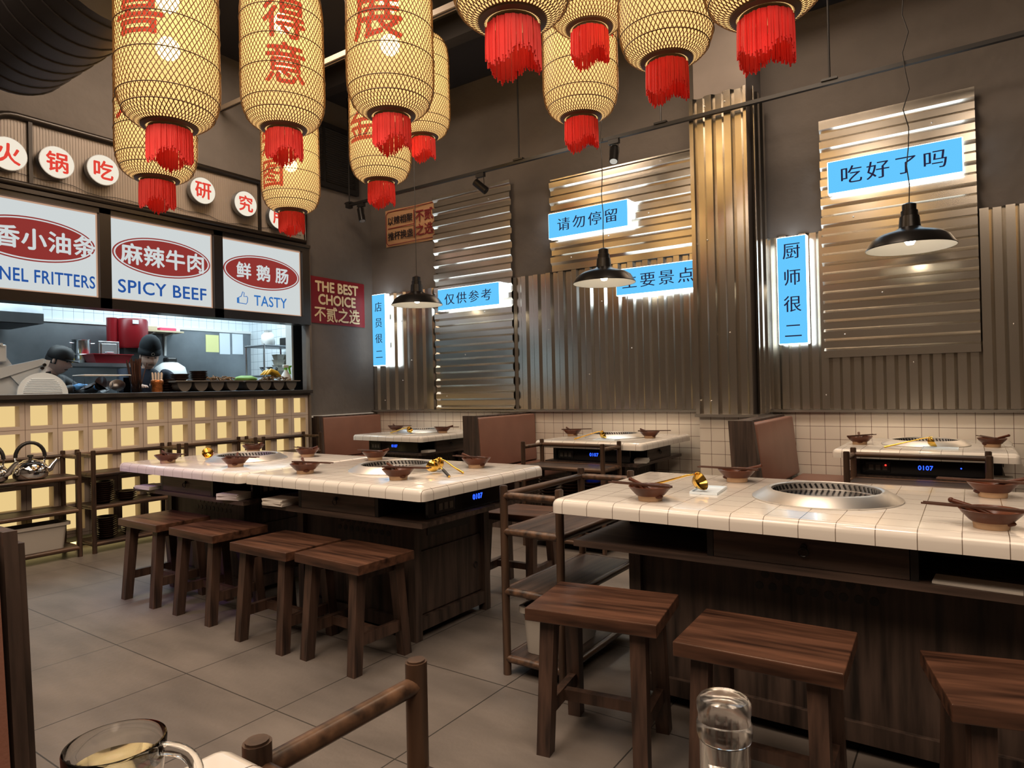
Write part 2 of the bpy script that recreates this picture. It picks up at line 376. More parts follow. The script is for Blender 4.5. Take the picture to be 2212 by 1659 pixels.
# pillar cladding
pc = thing('pillar_cladding', 'tall upright ribbed metal cladding wrapped round the pillar', 'metal panel', (-1.5, 4.99, .925))
def clad(w, h): return [(a, hh) for a, hh in corr_profile(w, start=.02)]
bm = NB(); pr = clad(.42, 0); prism(bm, [(a-.22, -.03-h) for a, h in pr]+[(a-.22, -.028-h) for a, h in pr[::-1]], 'z', 0, 2.38); obj('front_sheet', bm, 'corr', pc)
bm = NB(); pr = clad(.38, 0); prism(bm, [(.215+h, a-.01) for a, h in pr]+[(.213+h, a-.01) for a, h in pr[::-1]], 'z', 0, 2.38); obj('side_sheet', bm, 'corr', pc)
screws(pc, [(-.1, -.06, .1), (-.1, -.06, 1.3), (.05, -.06, .6), (.05, -.06, 2.3), (-.1, -.06, 2.3)], None)

# ------------------------------------------------------------------ blue light-box signs
def blue_sign(label, x0, x1, z0, z1, s, vert=False, yf=5.27, size=.125, yb=5.346, fit=None):
    o = thing('light_box_sign', label, 'sign', ((x0+x1)/2, yf, (z0+z1)/2)); w, h = (x1-x0)/2, (z1-z0)/2
    b = NB(); bx(b, -w, w, .004, .075, -h, h, .006); obj('box', b, 'sign_side', o)
    b = NB(); bx(b, -w+.006, w-.006, 0, .004, -h+.006, h-.006); obj('face', b, 'sky_sign', o)
    b = text_bm('\n'.join(s) if vert else s, size, -.006, .013, 1.0 if vert else 1.25, 1.52 if vert else 1, .001, 1, fit); place(b, (0, -.001, .0), *BACK); obj('lettering', b, 'blacktext', o)
    for k in (-.4, .4):
        x, z = (0, k*h) if vert else (k*w, 0); b = NB(); bx(b, x-.03, x+.03, .075, yb-yf, z-.03, z+.03); obj('bracket', b, 'trimmetal', o)
    return o
YV = YB-.0285
blue_sign('narrow upright blue glowing sign with four characters in the left corner', -5.50, -5.295, 1.435, 2.23, '店员很二', True, 5.25, .115, YV)
blue_sign('blue glowing sign partly behind the small left pendant lamp', -4.55, -3.76, 1.97, 2.195, '仅供参考', size=.125, fit=.6)
blue_sign('blue glowing sign overhanging the left edge of the coppery sheet, left of the pillar', -3.19, -2.39, 2.52, 2.755, '请勿停留', size=.125, fit=.6)
blue_sign('blue glowing sign touching the pillar, partly behind the middle pendant lamp', -2.52, -1.765, 1.93, 2.16, '主要景点', size=.13, fit=.63, yb=YV)
blue_sign('upright blue glowing sign just right of the pillar', -1.19, -.98, 1.435, 2.24, '厨师很二', True, size=.13, yb=YV)
blue_sign('largest blue glowing sign, above the right pendant lamp', -.828, -.013, 2.50, 2.735, '吃好了吗', size=.135, fit=.635)

# ------------------------------------------------------------------ posters
po = thing('poster', 'orange poster with dark red border high in the left corner', 'poster', (-5.02, YB-.012, 2.97)); w, h = .385, .205
bm = NB()
for i in range(13):
    u = i/12; x = -w+2*w*u; y = -.006*math.sin(u*9)
    for z in (-h, h):
        bm.verts.new((x, y-.002+(.004 if z < 0 else 0), z+.012*(.5-u)))
bm.verts.ensure_lookup_table()
for i in range(12): bm.faces.new([bm.verts[k] for k in (2*i, 2*i+2, 2*i+3, 2*i+1)])
bmesh.ops.solidify(bm, geom=bm.faces[:], thickness=.0008); obj('sheet', bm, 'posterorange', po)
bm = NB()
out = [(-w+.05, -h+.02), (w-.05, -h+.02), (w-.02, -h+.05), (w-.02, h-.05), (w-.05, h-.02), (-w+.05, h-.02), (-w+.02, h-.05), (-w+.02, -h+.05)]
tube(bm, [(x, -.014, z) for x, z in out], .004, 6, True); bx(bm, .055, .063, -.016, -.012, -h+.05, h-.05); bx(bm, -w+.05, .05, -.016, -.012, -.004, .004); obj('border', bm, 'inkred', po)
for s, x, z, sz, c in (('以辣相聚', -.15, .082, .098, 'inkblack'), ('推杯换盏', -.15, -.088, .098, 'inkblack'), ('不贰\n之选', .205, 0, .135, 'inkred')):
    b = text_bm(s, sz, .014, 0, .95, 1.15, .001); place(b, (x, -.0135, z), *BACK); obj('lettering', b, c, po)
po = thing('poster', 'red poster with cream words THE BEST CHOICE on the grey wall beside the kitchen', 'poster', (XL-.01, 4.885, 2.125)); w, h = .385, .245
bm = NB()
for i in range(13):
    u = i/12; y = -w+2*w*u; x = .006+.003*math.sin(u*8)
    for z in (-h, h): bm.verts.new((x, y, z-.01*(u-.5)))
bm.verts.ensure_lookup_table()
for i in range(12): bm.faces.new([bm.verts[k] for k in (2*i, 2*i+2, 2*i+3, 2*i+1)])
bmesh.ops.solidify(bm, geom=bm.faces[:], thickness=.0008); obj('sheet', bm, 'posterred', po)
for s, z, sz, b_ in (('THE BEST', .15, .15, .035), ('CHOICE', .015, .15, .035), ('不贰之选', -.14, .17, .018)):
    b = text_bm(s, sz, b_, 0, 1, 1, .001, .93); place(b, (.0115, -.005, z), *LEFT); obj('lettering', b, 'cream', po)

# ------------------------------------------------------------------ track rail and spotlights
o = thing('track_rail', 'long black lighting track hung on rods in front of the back wall', 'track', (0, 4.9, 3.15))
bm = NB(); bx(bm, -5.44, 3.4, -.015, .015, -.012, .014); bx(bm, -5.47, -5.42, -.03, .03, -.03, .03); obj('rail', bm, 'black', o)
for x in (-5.44, -3.25, -1.93, -.74, 1.5):
    bm = NB(); cyl(bm, (x, 0, .014), (x, 0, (ZC if x < -1.4 else 3.93)-3.15), .007, n=8); bx(bm, x-.05, x+.05, -.025, .025, .014, .028); obj('rod', bm, 'black', o)
def spot(label, x, tgt, lens='blackgloss'):
    o = thing('track_spotlight', label, 'spotlight', (x, 4.9, 3.135))
    b = NB(); bx(b, -.045, .045, -.018, .018, -.035, 0); obj('adapter', b, 'black', o)
    b = NB(); tube(b, [(-.035, 0, -.035), (-.04, 0, -.09), (-.04, 0, -.12)], .004); tube(b, [(.035, 0, -.035), (.04, 0, -.09), (.04, 0, -.12)], .004); obj('yoke', b, 'black', o)
    d = Vector(tgt).normalized(); c = Vector((0, 0, -.12)); b = NB(); cyl(b, c-d*.07, c+d*.07, .036, n=18); obj('lamp_head', b, 'blackmetal', o, 40)
    b = NB(); cyl(b, c+d*.07, c+d*.072, .03, n=18); obj('lens', b, lens, o)
spot('black track spotlight near the left corner above the orange poster', -5.26, (.3, -.1, -1), 'chrome')
spot('black track spotlight tilted right, above the tall metal sheet', -3.68, (.8, .3, -.75))
spot('black track spotlight with pale lens above the sign 请勿停留', -2.33, (.1, -.45, -1), 'spotlens')

# ------------------------------------------------------------------ pendant lamps
def pendant(label, x, y, z, wig):
    o = thing('pendant_lamp', label, 'lamp', (x, y, z))
    prof = [(.25, 0), (.252, .004), (.215, .062), (.175, .088), (.09, .112), (.062, .13), (.055, .2), (.048, .202), (.048, .235), (.04, .238), (.04, .275), (.02, .285)]
    b = NB(); lathe(b, prof, 40); obj('shade', b, 'blackmetal', o, 35)
    b = NB(); lathe(b, [(.249, .001), (.212, .058), (.172, .083), (.088, .107), (.0, .11)], 40); obj('reflector', b, 'enamel', o, 35)
    b = NB(); lathe(b, [(0, .02), (.02, .024), (.031, .045), (.026, .07), (.015, .09), (.014, .107)], 16); obj('bulb', b, 'pbulb', o, 60)
    b = NB(); n = 14; top = ZC-z-.0
    if x > -1.3 and y > 4.7: top = 3.93-z
    P = [(0, 0, .28)]+[(wig*math.sin(i*2.3+x)*math.sin(PI*i/n), 0, .28+(top-.28)*i/n) for i in range(1, n+1)]
    tube(b, P, .0035, 6); obj('cord', b, 'black', o)
pendant('small black pendant lamp over the table in the left corner', -4.47, 4.87, 1.99, .002)
pendant('black pendant lamp over the middle booth table', -2.43, 4.87, 1.985, .012)
pendant('large black pendant lamp on a kinked cord over the right booth table', -.30, 4.87, 1.975, .022)
for x in (-4.47, -2.43, -.30): lamp('SPOT', 'pendant_glow', (x, 4.87, 2.05), 34, (1, .86, .68), .05, (x, 4.8, 0), 118, .5)

# ------------------------------------------------------------------ ceiling fittings
o = thing('air_duct', 'fat dark ribbed air duct under the ceiling at top left', 'duct', (-4.1, 1.6, 3.34))
bm = NB(); cyl(bm, (-.65, 0, 0), (.65, 0, 0), .336, n=40); obj('casing', bm, 'duct', o, 40)
for k in range(9):
    bm = NB(); x = -.62+k*.15; tube(bm, [(x, .339*math.cos(2*PI*i/36), .339*math.sin(2*PI*i/36)) for i in range(36)], .0045, 6, True); obj('rib', bm, 'duct', o, 40)
for x in (-.4, .4):
    bm = NB(); cyl(bm, (x, 0, .33), (x, 0, ZC-3.34), .01, n=8); obj('hanger', bm, 'duct', o)
o = thing('lantern_rail', 'pale aluminium rail crossing under the ceiling behind the lanterns', 'rail', (0, 3.55, 3.78))
bm = NB(); bx(bm, XL-.013, 3, -.02, .02, -.02, .02); obj('channel', bm, 'raillight', o)
bm = NB(); bx(bm, XL-.01, 3, -.007, .007, -.0215, -.019); obj('slot', bm, 'inkblack', o)
for x in (-4.6, -1.0, 1.8):
    bm = NB(); cyl(bm, (x, 0, .02), (x, 0, ZC-3.78), .006, n=8); obj('rod', bm, 'black', o)
o = thing('ceiling_beam', 'dark steel beam across the ceiling above the lanterns', 'beam', (0, 4.4, 4.1))
bm = NB(); bx(bm, XL-.013, 4.1, -.06, .06, 0, .2); obj('beam', bm, 'duct', o)
o = thing('vent_grille', 'black slatted vent box high on the left wall near the corner', 'vent', (XL-.013, 4.72, 3.7))
bm = NB(); bx(bm, 0, .05, -.47, .47, .28, .33); bx(bm, 0, .05, -.47, .47, -.36, -.31); bx(bm, 0, .05, .42, .47, -.31, .28); bx(bm, 0, .05, -.47, -.42, -.31, .28); bx(bm, 0, .045, -.01, .01, -.31, .28); obj('frame', bm, 'black', o)
bm = NB()
for k in range(24):
    z = -.3+k*.0245; beam(bm, (.012, 0, z), (.03, 0, z+.014), .004, .84)
obj('slats', bm, 'vent', o)

# ------------------------------------------------------------------ kitchen front: fascia, menu boards, discs
o = thing('sign_fascia', 'arched black framed translucent ribbed screen above the kitchen menu boards', 'fascia', (XL, 0, 0))
def arch(y0, y1, z0, z1, r, n=8):
    P = [(y0, z0), (y1, z0)]
    P += [(y1-r+r*math.cos(a*PI/2/n), z1-r+r*math.sin(a*PI/2/n)) for a in range(n+1)]
    P += [(y0+r-r*math.sin(a*PI/2/n), z1-r+r*math.cos(a*PI/2/n)) for a in range(n+1)]
    return P
bm = NB(); P = arch(1.72, 4.45, 2.7, 3.19, .22); prism(bm, P, 'x', .0, .012); obj('screen', bm, 'poly', o)
bm = NB()
for k in range(135):
    y = 1.75+k*.02
    zt = 3.19
    for yc, s in ((1.94, -1), (4.23, 1)):
        d = (y-yc)*s
        if d > 0: zt = 2.97+math.sqrt(max(0, .22**2-d*d))
    bx(bm, .012, .015, y-.003, y+.003, 2.705, zt-.005)
obj('screen_ribs', bm, 'poly', o)
bm = NB(); tube(bm, [(.02, y, z) for y, z in P], .028, 8, True); obj('frame', bm, 'frame', o, 50)
for y in (2.02, 2.90, 3.92):
    bm = NB(); bx(bm, .01, .035, y-.013, y+.013, 2.7, 3.18); obj('mullion', bm, 'frame', o)
bm = NB(); tube(bm, [(.022, 1.8+i*.1, 2.76+.012*math.sin(i*1.7)+.02*math.sin(i*.6)) for i in range(27)], .0022, 5); obj('wire', bm, 'black', o)
def disc(label, y, z, s):
    o = thing('round_sign', label, 'sign', (XL+.045, y, z), 0)
    b = NB(); cyl(b, (0, 0, 0), (.05, 0, 0), .118, n=36); obj('case', b, 'steelwall', o, 40)
    b = NB(); cyl(b, (.05, 0, 0), (.054, 0, 0), .113, n=36); obj('face', b, 'disc', o, 40)
    b = text_bm(s, .155, .022, 0, 1, 1, .001); place(b, (.0555, 0, 0), *LEFT); obj('lettering', b, 'discred', o)
    b = NB(); cyl(b, (-.012, 0, 0), (0, 0, 0), .02, n=10); obj('mount', b, 'black', o)
DISCS = [('火', 1.86, 2.88, 'leftmost round white sign, cut by the photo edge'), ('锅', 2.165, 2.90, 'second round white sign from the left above the menu boards'), ('吃', 2.485, 2.925, 'round white sign partly behind the low left lantern'),
         ('研', 3.305, 2.955, 'third round white sign from the right above the menu boards'), ('究', 3.725, 2.93, 'second round white sign from the right above the menu boards'), ('所', 4.09, 2.875, 'rightmost round white sign, half behind a red fringe')]

o = thing('menu_board_frame', 'black frame holding the row of lit menu boards over the kitchen hatch', 'frame', (XL, 0, 0))
bm = NB()
ys = [(.7, 1.5), (2.467, 2.552), (3.423, 3.510), (4.386, 4.475)]
for a, b in ys: bx(bm, -.11, .055, a, b, 1.85, 2.66)
bx(bm, -.11, .055, 1.5, 4.386, 1.85, 1.93); bx(bm, -.11, .055, 1.5, 4.386, 2.595, 2.66); bx(bm, -.11, -.028, 1.5, 4.386, 1.93, 2.595)
obj('frame_bars', bm, 'frame', o)
bm = NB(); bx(bm, .056, .075, .7, 4.475, 2.635, 2.665); obj('top_moulding', bm, 'frame', o)
bm = NB(); bx(bm, -.013, .05, 4.462, 4.487, 1.185, 2.66); obj('edge_strip', bm, 'woodgrey', o)
def menu(label, y0, y1, cn, en, cn_s, en_s, icon=False, oy=None, ey=0, en_col='menublue', fit=None):
    yc = (y0+y1)/2; o = thing('menu_light_box', label, 'menu board', (XL+.02, yc, 2.262)); w, h = (y1-y0)/2, .333
    b = NB(); bx(b, -.045, .0, -w+.001, w-.001, -h+.001, h-.001); obj('panel', b, 'menuedge', o)
    b = NB(); bx(b, .0, .002, -w+.014, w-.014, -h+.014, h-.014); obj('face', b, 'menu', o)
    def oval(a, c, t, m, nm):
        b = NB(); n = 56
        vs = [b.verts.new((.002+t, a*math.cos(2*PI*i/n), .055+c*math.sin(2*PI*i/n))) for i in range(n)]
        f = b.faces.new(vs); r = bmesh.ops.extrude_face_region(b, geom=[f])
        for v in [g for g in r['geom'] if isinstance(g, bmesh.types.BMVert)]: v.co.x -= .001
        obj(nm, b, m, o)
    a, c = w*.955, .162
    oval(a, c, .0012, 'menured', 'oval_rim'); oval(a-.012, c-.01, .002, 'menu', 'oval_ring'); oval(a-.024, c-.02, .0028, 'menured', 'oval')
    b = text_bm(cn, cn_s, .025, 0, 1.04, 1, .0008); place(b, (.0058, oy or 0, .055), *LEFT); obj('dish_name', b, 'menu', o)
    b = text_bm(en, en_s, .014, 0, 1.05, 1, .0008, 1, fit); place(b, (.0028, ey, -.215), *LEFT); obj('english_name', b, en_col, o)
    if icon:
        b = NB(); P = [(-.06, -.05), (.045, -.055), (.06, -.03), (.065, .02), (.055, .035), (.015, .03), (.02, .075), (.0, .085), (-.02, .03), (-.06, .01)]
        tube(b, [(.003, -.225+p[0]*.8, -.215+p[1]*.8) for p in P], .004, 5, True); bx(b, .002, .004, -.285, -.262, -.257, -.207); obj('thumb_icon', b, 'menublue2', o)
menu('lit menu board reading FUNNEL FRITTERS at the left of the frame', 1.60, 2.467, '香小油条', 'FUNNEL FRITTERS', .165, .135, oy=.085, ey=0, fit=.82)
menu('middle lit menu board reading SPICY BEEF', 2.552, 3.423, '麻辣牛肉', 'SPICY BEEF', .178, .15, fit=.75)
menu('right lit menu board reading TASTY with a thumb sign', 3.510, 4.386, '鲜 鹅 肠', 'TASTY', .16, .14, True, ey=.08, en_col='menublue2', fit=.37)
for s, y, z, lab in DISCS: disc(lab, y, z, s)

# ------------------------------------------------------------------ counter
o = thing('kitchen_counter', 'long kitchen counter faced with glowing hollow blocks under a dark worktop', 'counter', (0, 0, 0))
bm = NB(); bx(bm, -5.99, XL+.06, .7, 4.485, 1.15, 1.185, .004); bx(bm, -5.97, XL+.035, .7, 4.47, 1.131, 1.15); obj('worktop', bm, 'worktop', o)
bm = NB(); y1 = 4.464; n = 18; y0 = y1-n*.208; ow, oh = .142, .148
zs = [1.129-k*.201 for k in range(6)]
for k in range(6):
    a = zs[k]+.0 if k == 0 else zs[k]+(.201-oh)/2
    b = zs[k]-(.201-oh)/2 if k < 5 else .1
    bx(bm, XL-.085, XL, y0, y1, b, a)
for k in range(5):
    zt, zb = zs[k]-(.201-oh)/2, zs[k+1]+(.201-oh)/2
    for j in range(n+1):
        c = y1-j*.208; a, b = c-(.208-ow)/2, c+(.208-ow)/2
        if j == 0: b = c
        if j == n: a = c
        bx(bm, XL-.085, XL, a, b, zb, zt)
obj('block_screen', bm, 'block', o)
bm = NB(); bx(bm, XL-.1, XL-.086, y0, y1, .12, 1.125); obj('glow_panel', bm, 'creamglow', o)
bm = NB(); bx(bm, XL-.05, XL-.03, y0, y1, .03, .05); obj('light_strip', bm, 'led', o)
bm = NB(); bx(bm, XL-.3, XL-.1, .7, 4.464, 0, 1.131); obj('carcass', bm, 'black', o)
bm = NB(); bx(bm, XL-.1, XL+.02, 4.466, 4.49, 0, 1.131); obj('end_post', bm, 'woodgrey', o)

# ------------------------------------------------------------------ tables
def table(label, W_, D_, loc, rz=0, side=1, cabw=None, cabd=.57, cabo=(0, .03), drw=.51, back=True, ring=True):
    """drawer side faces -y, control panel on the side*x face"""
    t = thing('dining_table', label, 'table', loc, rz)
    w, d = W_/2, D_/2
    b = NB(); bx(b, -w, w, -d, d, .693, .745)
    top = [e for e in b.edges if all(v.co.z > .7 for v in e.verts)]; ver = [e for e in b.edges if abs(e.verts[0].co.z-e.verts[1].co.z) > .05]
    bmesh.ops.bevel(b, geom=top+ver, offset=.026, segments=5, affect='EDGES', profile=.5)
    obj('tabletop', b, 'tile', t, 40)
    b = NB(); bx(b, -w+.06, w-.06, -d+.06, d-.06, .567, .589); obj('shelf_board', b, 'dwoodx', t)
    cw = (cabw or W_-.43)/2; cd = cabd/2; ox, oy = cabo
    b = NB()
    bx(b, ox-cw+.03, ox+cw-.03, oy-cd+.025, oy+cd-.025, .03, .567)
    obj('cabinet', b, 'dwood', t)
    for sx in (-1, 1):
        for sy in (-1, 1):
            b = NB(); x, y = ox+sx*(cw-.022), oy+sy*(cd-.022); bx(b, x-.022, x+.022, y-.022, y+.022, 0, .567); obj('leg', b, 'dwood', t)
    b = NB(); bx(b, ox-cw+.04, ox+cw-.04, oy-cd+.005, oy-cd+.03, .04, .1); bx(b, ox+side*(cw-.03), ox+side*(cw-.004), oy-cd+.04, oy+cd-.04, .04, .1); obj('bottom_rail', b, 'dwood', t)
    # holes under the drawer
    b = NB()
    for r_, z in ((0, .475), (1, .515)):
        for k in range(9):
            x = -.17+k*.0425+(.0 if r_ == 0 else .02); cyl(b, (x, oy-cd+.0235, z), (x, oy-cd+.026, z), .0135, n=12)
    obj('vent_holes', b, 'black', t)
    # door on the panel side
    s = side; X = ox+s*(cw-.03)
    def bxs(bm, xa, xb, *r): bx(bm, min(s*xa, s*xb)+0, max(s*xa, s*xb), *r)
    b = NB(); xa = s*X; bxs(b, xa, xa+.008, oy-cd+.05, oy+cd-.05, .11, .40); obj('door', b, 'dwood', t)
    dr = t.children[-1]
    b = NB(); tube(b, [(s*(xa+.014), oy+cd-.1+.014*math.cos(a*PI/6), .25+.014*math.sin(a*PI/6)) for a in range(12)], .0025, 6, True); obj('ring_pull', b, 'blackmetal', dr)
    b = NB(); bxs(b, xa, xa+.003, oy-cd+.12, oy+cd-.13, .465, .505); obj('vent_slot', b, 'black', t)
    # drawer band
    hd = drw/2
    b = NB(); bx(b, -hd, hd, -d+.075, -d+.10, .591, .692); obj('drawer', b, 'dwoodx', t); dd = t.children[-1]
    b = NB(); cyl(b, (0, -d+.065, .652), (0, -d+.075, .652), .009, n=12); tube(b, [(.014*math.cos(a*PI/6), -d+.064, .638+.014*math.sin(a*PI/6)) for a in range(12)], .0025, 6, True); obj('ring_pull', b, 'blackmetal', dd)
    b = NB()
    for x in (-hd-.012, hd+.012): bx(b, x-.01, x+.01, -d+.075, d-.2, .589, .693)
    bx(b, -w+.12, w-.12, -d+.42, d-.1, .589, .693); obj('divider', b, 'black', t)
    # control panel on the side
    P = s*(w-.095) if True else 0
    b = NB(); bxs(b, w-.11, w-.095, -d+.14, d-.14, .592, .69); obj('control_panel', b, 'blackgloss', t); cp = t.children[-1]
    e = s*(w-.095)
    def side_text(tx, y, z, size, m):
        bb = text_bm(tx, size, .01, 0, 1.05, 1, .0006); place(bb, (e+s*.0015, y, z), (0, s, 0), (0, 0, 1)); return obj('display', bb, m, cp)
    yd = s*(.02); side_text('0107', yd, .642, .036, 'digit')
    ys_ = -s*(.22)
    b = NB(); bxs(b, w-.095, w-.088, ys_-.065, ys_+.065, .605, .668, .004); obj('socket_box', b, 'black', cp)
    b = NB()
    for k in (-1, 0, 1): bxs(b, w-.088, w-.086, ys_+k*.036-.012, ys_+k*.036+.012, .62, .65)
    obj('socket_holes', b, 'tray', cp)
    # the sunken burner
    b = NB(); lathe(b, [(.238, .745), (.24, .75), (.196, .776), (.182, .779), (.175, .776), (.171, .75), (.165, .748)], 56); obj('burner_rim', b, 'brushed', t, 35); br = t.children[-1]
    b = NB(); lathe(b, [(.168, .7495), (.0, .7495)], 40); obj('burner_glass', b, 'blackgloss', br)
    b = NB()
    for k in range(56):
        a = 2*PI*k/56; c, s_ = math.cos(a), math.sin(a); q = (-s_, c)
        p0 = Vector((.1708*c-.004*q[0], .1708*s_-.004*q[1], .755)); p1 = Vector((.1728*c+.004*q[0], .1728*s_+.004*q[1], .771))
        tube(b, [p0, p1], .0038, 6)
    obj('vent_slots', b, 'black', br)
    return t
tA1 = table('left half of the long white tiled table, nearer the kitchen counter', 1.285, .94, (-3.7335, 2.485, 0), math.radians(-.4), 1, .82, .57, (-.06, .03))
tA2 = table('right half of the long white tiled table beside the four stools', 1.222, .94, (-2.468, 2.50, 0), 0, 1, .83, .57, (-.055, .03))
tB = table('big white tiled table at right front with three stools', 1.70, .89, (-.43, 2.53, 0), 0, 1, 1.26, .57, (.0, .03), .55)
tC = table('white tiled booth table in the left corner under the small pendant lamp', .98, .89, (-4.445, 4.87, 0), PI/2, -1, .62, .5, (0.02, .03), .42)
tD = table('white tiled booth table in the middle against the back wall', .98, .9, (-2.36, 4.85, 0), PI/2, -1, .62, .5, (0.02, .03), .42)
tE = table('white tiled booth table at the right against the back wall', .96, .91, (-.25, 4.88, 0), PI/2, -1, .62, .5, (0.02, .03), .42)
tF = table('near white tiled table whose corner shows at bottom left', 1.355, .91, (-.0575, .0, 0), 0, 1, .8, .5, (0, .0))
b = NB(); sphere(b, (0, 0, 0), .005, n=8); r = obj('indicator_light', b, 'reddot', [c for c in tE.children if c.name.startswith('control_panel')][0]); r.location = (-(.48-.088)-.003, .18, .65)
b = NB(); sphere(b, (0, 0, 0), .004, n=8); r = obj('indicator_light', b, 'digit', [c for c in tE.children if c.name.startswith('control_panel')][0]); r.location = (-(.48-.094)-.001, -.19, .647)

# ------------------------------------------------------------------ stools
def make_stool(label, loc, rz, group):
    t = thing('wooden_stool', label, 'stool', loc, rz, group)
    b = NB(); bx(b, -.21, .21, -.157, .157, .415, .455, .003); obj('seat', b, 'seatwood', t)
    T, B_ = (.145, .105), (.155, .14)
    def P(sx, sy, z): k = z/.415; return (sx*(B_[0]+(T[0]-B_[0])*k), sy*(B_[1]+(T[1]-B_[1])*k), z)
    for sx in (-1, 1):
        for sy in (-1, 1):
            b = NB(); beam(b, P(sx, sy, 0), P(sx, sy, .415), .044, .044, .048, .048); obj('leg', b, 'legwood', t)
    for sx in (-1, 1):
        b = NB(); p, q = Vector(P(sx, -1, .13)), Vector(P(sx, 1, .13)); bx(b, p.x-.013, p.x+.013, p.y+.015, q.y-.015, .11, .155); obj('stretcher', b, 'legwood', t)
    b = NB(); bx(b, -.14, .14, -.014, .014, .115, .15); obj('stretcher', b, 'legwood', t)
    for sx in (-1, 1):
        b = NB(); bx(b, sx*.143-.011, sx*.143+.011, -.09, .09, .375, .415); obj('apron', b, 'legwood', t)
    return t
G = 'wooden stools'
st0 = make_stool('wooden stool at the long table, nearest the kitchen counter', (-3.845, 2.02, 0), 0, G)
for lab, x, y, rz in [
    ('second wooden stool from the kitchen end of the long table', -3.31, 2.025, -1),
    ('third wooden stool from the kitchen end of the long table', -2.69, 1.985, 0),
    ('wooden stool by the near right corner of the long table', -2.235, 2.0, -2),
    ('reddish wooden stool at the left end of the big right table', -1.0, 1.945, 9),
    ('reddish wooden stool in the middle of the big right table', -.48, 1.895, 2),
    ('reddish wooden stool cut by the right edge of the photo', .115, 1.905, 14),
    ('wooden stool half hidden between the long table and the serving cart', -2.17, 3.18, 4)]:
    dup1(st0, label=lab, loc=(x, y, 0), rz=math.radians(rz))

# ------------------------------------------------------------------ serving carts
def make_cart(label, loc, rz, L_=.68, W_=.293, group='serving carts', legs_back=1):
    """long axis local x, open front on -y"""
    t = thing('serving_cart', label, 'cart', loc, rz, group)
    l, w = L_/2, W_/2; r = .0165
    for sx in (-1, 1):
        for sy in (-1, 1):
            b = NB(); cyl(b, (sx*(l-r), sy*(w-r), 0), (sx*(l-r), sy*(w-r), .76), r, n=14); bmesh.ops.bevel(b, geom=[e for e in b.edges if all(v.co.z > .7 for v in e.verts)], offset=.003, segments=2, affect='EDGES'); obj('post', b, 'cartwood', t, 50)
    for sx in (-1, 1):
        b = NB(); cyl(b, (sx*(l-r), -w+r, .72), (sx*(l-r), w-r, .72), .0145, n=12); obj('top_rail', b, 'cartwoodx', t, 50)
    b = NB(); cyl(b, (-l+r, w-r, .72), (l-r, w-r, .72), .0145, n=12); obj('top_rail', b, 'cartwoodx', t, 50)
    for z in (.065, .335, .575):
        b = NB(); bx(b, -l+.02, l-.02, -w+.02, w-.02, z, z+.012); s = obj('shelf', b, 'dwoodx', t)
        b = NB()
        for sy in (-1, 1): cyl(b, (-l+r, sy*(w-r), z), (l-r, sy*(w-r), z), .0155, n=12)
        for sx in (-1, 1): cyl(b, (sx*(l-r), -w+r, z), (sx*(l-r), w-r, z), .0155, n=12)
        obj('shelf_rim', b, 'cartwoodx', s, 50)
    return t
ct0 = make_cart('dark wooden cart by the counter holding two steel kettles', (-5.487, 1.875, 0), PI/2)
for lab, x, y, rz in [
    ('dark wooden cart with stacked bowls by the counter, left of the long table', -5.487, 2.62, PI/2),
    ('dark wooden cart by the counter behind the long table, third from left', -5.487, 3.33, PI/2),
    ('dark wooden cart at the right end of the kitchen counter beside the booth', -5.487, 4.06, PI/2),
    ('dark wooden cart standing between the long table and the big right table', -1.4375, 2.52, PI/2),
    ('dark wooden cart in front of the middle booth table', -2.40, 4.205, 0),
    ('dark wooden cart in front of the right booth table', -.26, 4.235, 0),
    ('nearest dark wooden cart with rail ends showing at bottom centre', -.40, .628, PI)]:
    c_ = dup1(ct0, label=lab, loc=(x, y, 0), rz=rz)
c_.scale = (1, 1.08, .962)

# ------------------------------------------------------------------ grey tubs
def tub(label, loc, rz, L_, W_, H_):
    o = thing('plastic_tub', label, 'tub', loc, rz)
    l, w = L_/2, W_/2; b = NB(); R = []
    def ring(k, z, rad):
        P = []
        for cx, cy, a0 in ((1, 1, 0), (-1, 1, 90), (-1, -1, 180), (1, -1, 270)):
            for a in range(5):
                A = math.radians(a0+a*22.5); P.append((cx*(l*k-rad)+rad*math.cos(A), cy*(w*k-rad)+rad*math.sin(A), z))
        return [b.verts.new(p) for p in P]
    for k, z in ((.86, 0), (.9, H_*.5), (.95, H_*.98), (1.0, H_*.98), (1.0, H_*.88), (1.03, H_*.88), (1.03, H_), (.93, H_), (.84, .008)): R.append(ring(k, z, .03))
    for A, B_ in zip(R, R[1:]):
        for i in range(20): b.faces.new((A[i], A[(i+1) % 20], B_[(i+1) % 20], B_[i]))
    b.faces.new(R[0][::-1]); b.faces.new(R[-1]); obj('tub_body', b, 'bin', o, 40)
    b = NB(); bx(b, -l*.82, l*.82, -w*.8, w*.8, .01, H_*.8); obj('lining', b, 'bindark', o)
tub('grey plastic tub on the bottom shelf of the kettle cart', (-5.475, 1.92, .0785), PI/2, .46, .19, .185)
tub('grey plastic tub on the bottom shelf of the cart beside the big right table', (-1.44, 2.42, .0785), PI/2, .38, .19, .19)

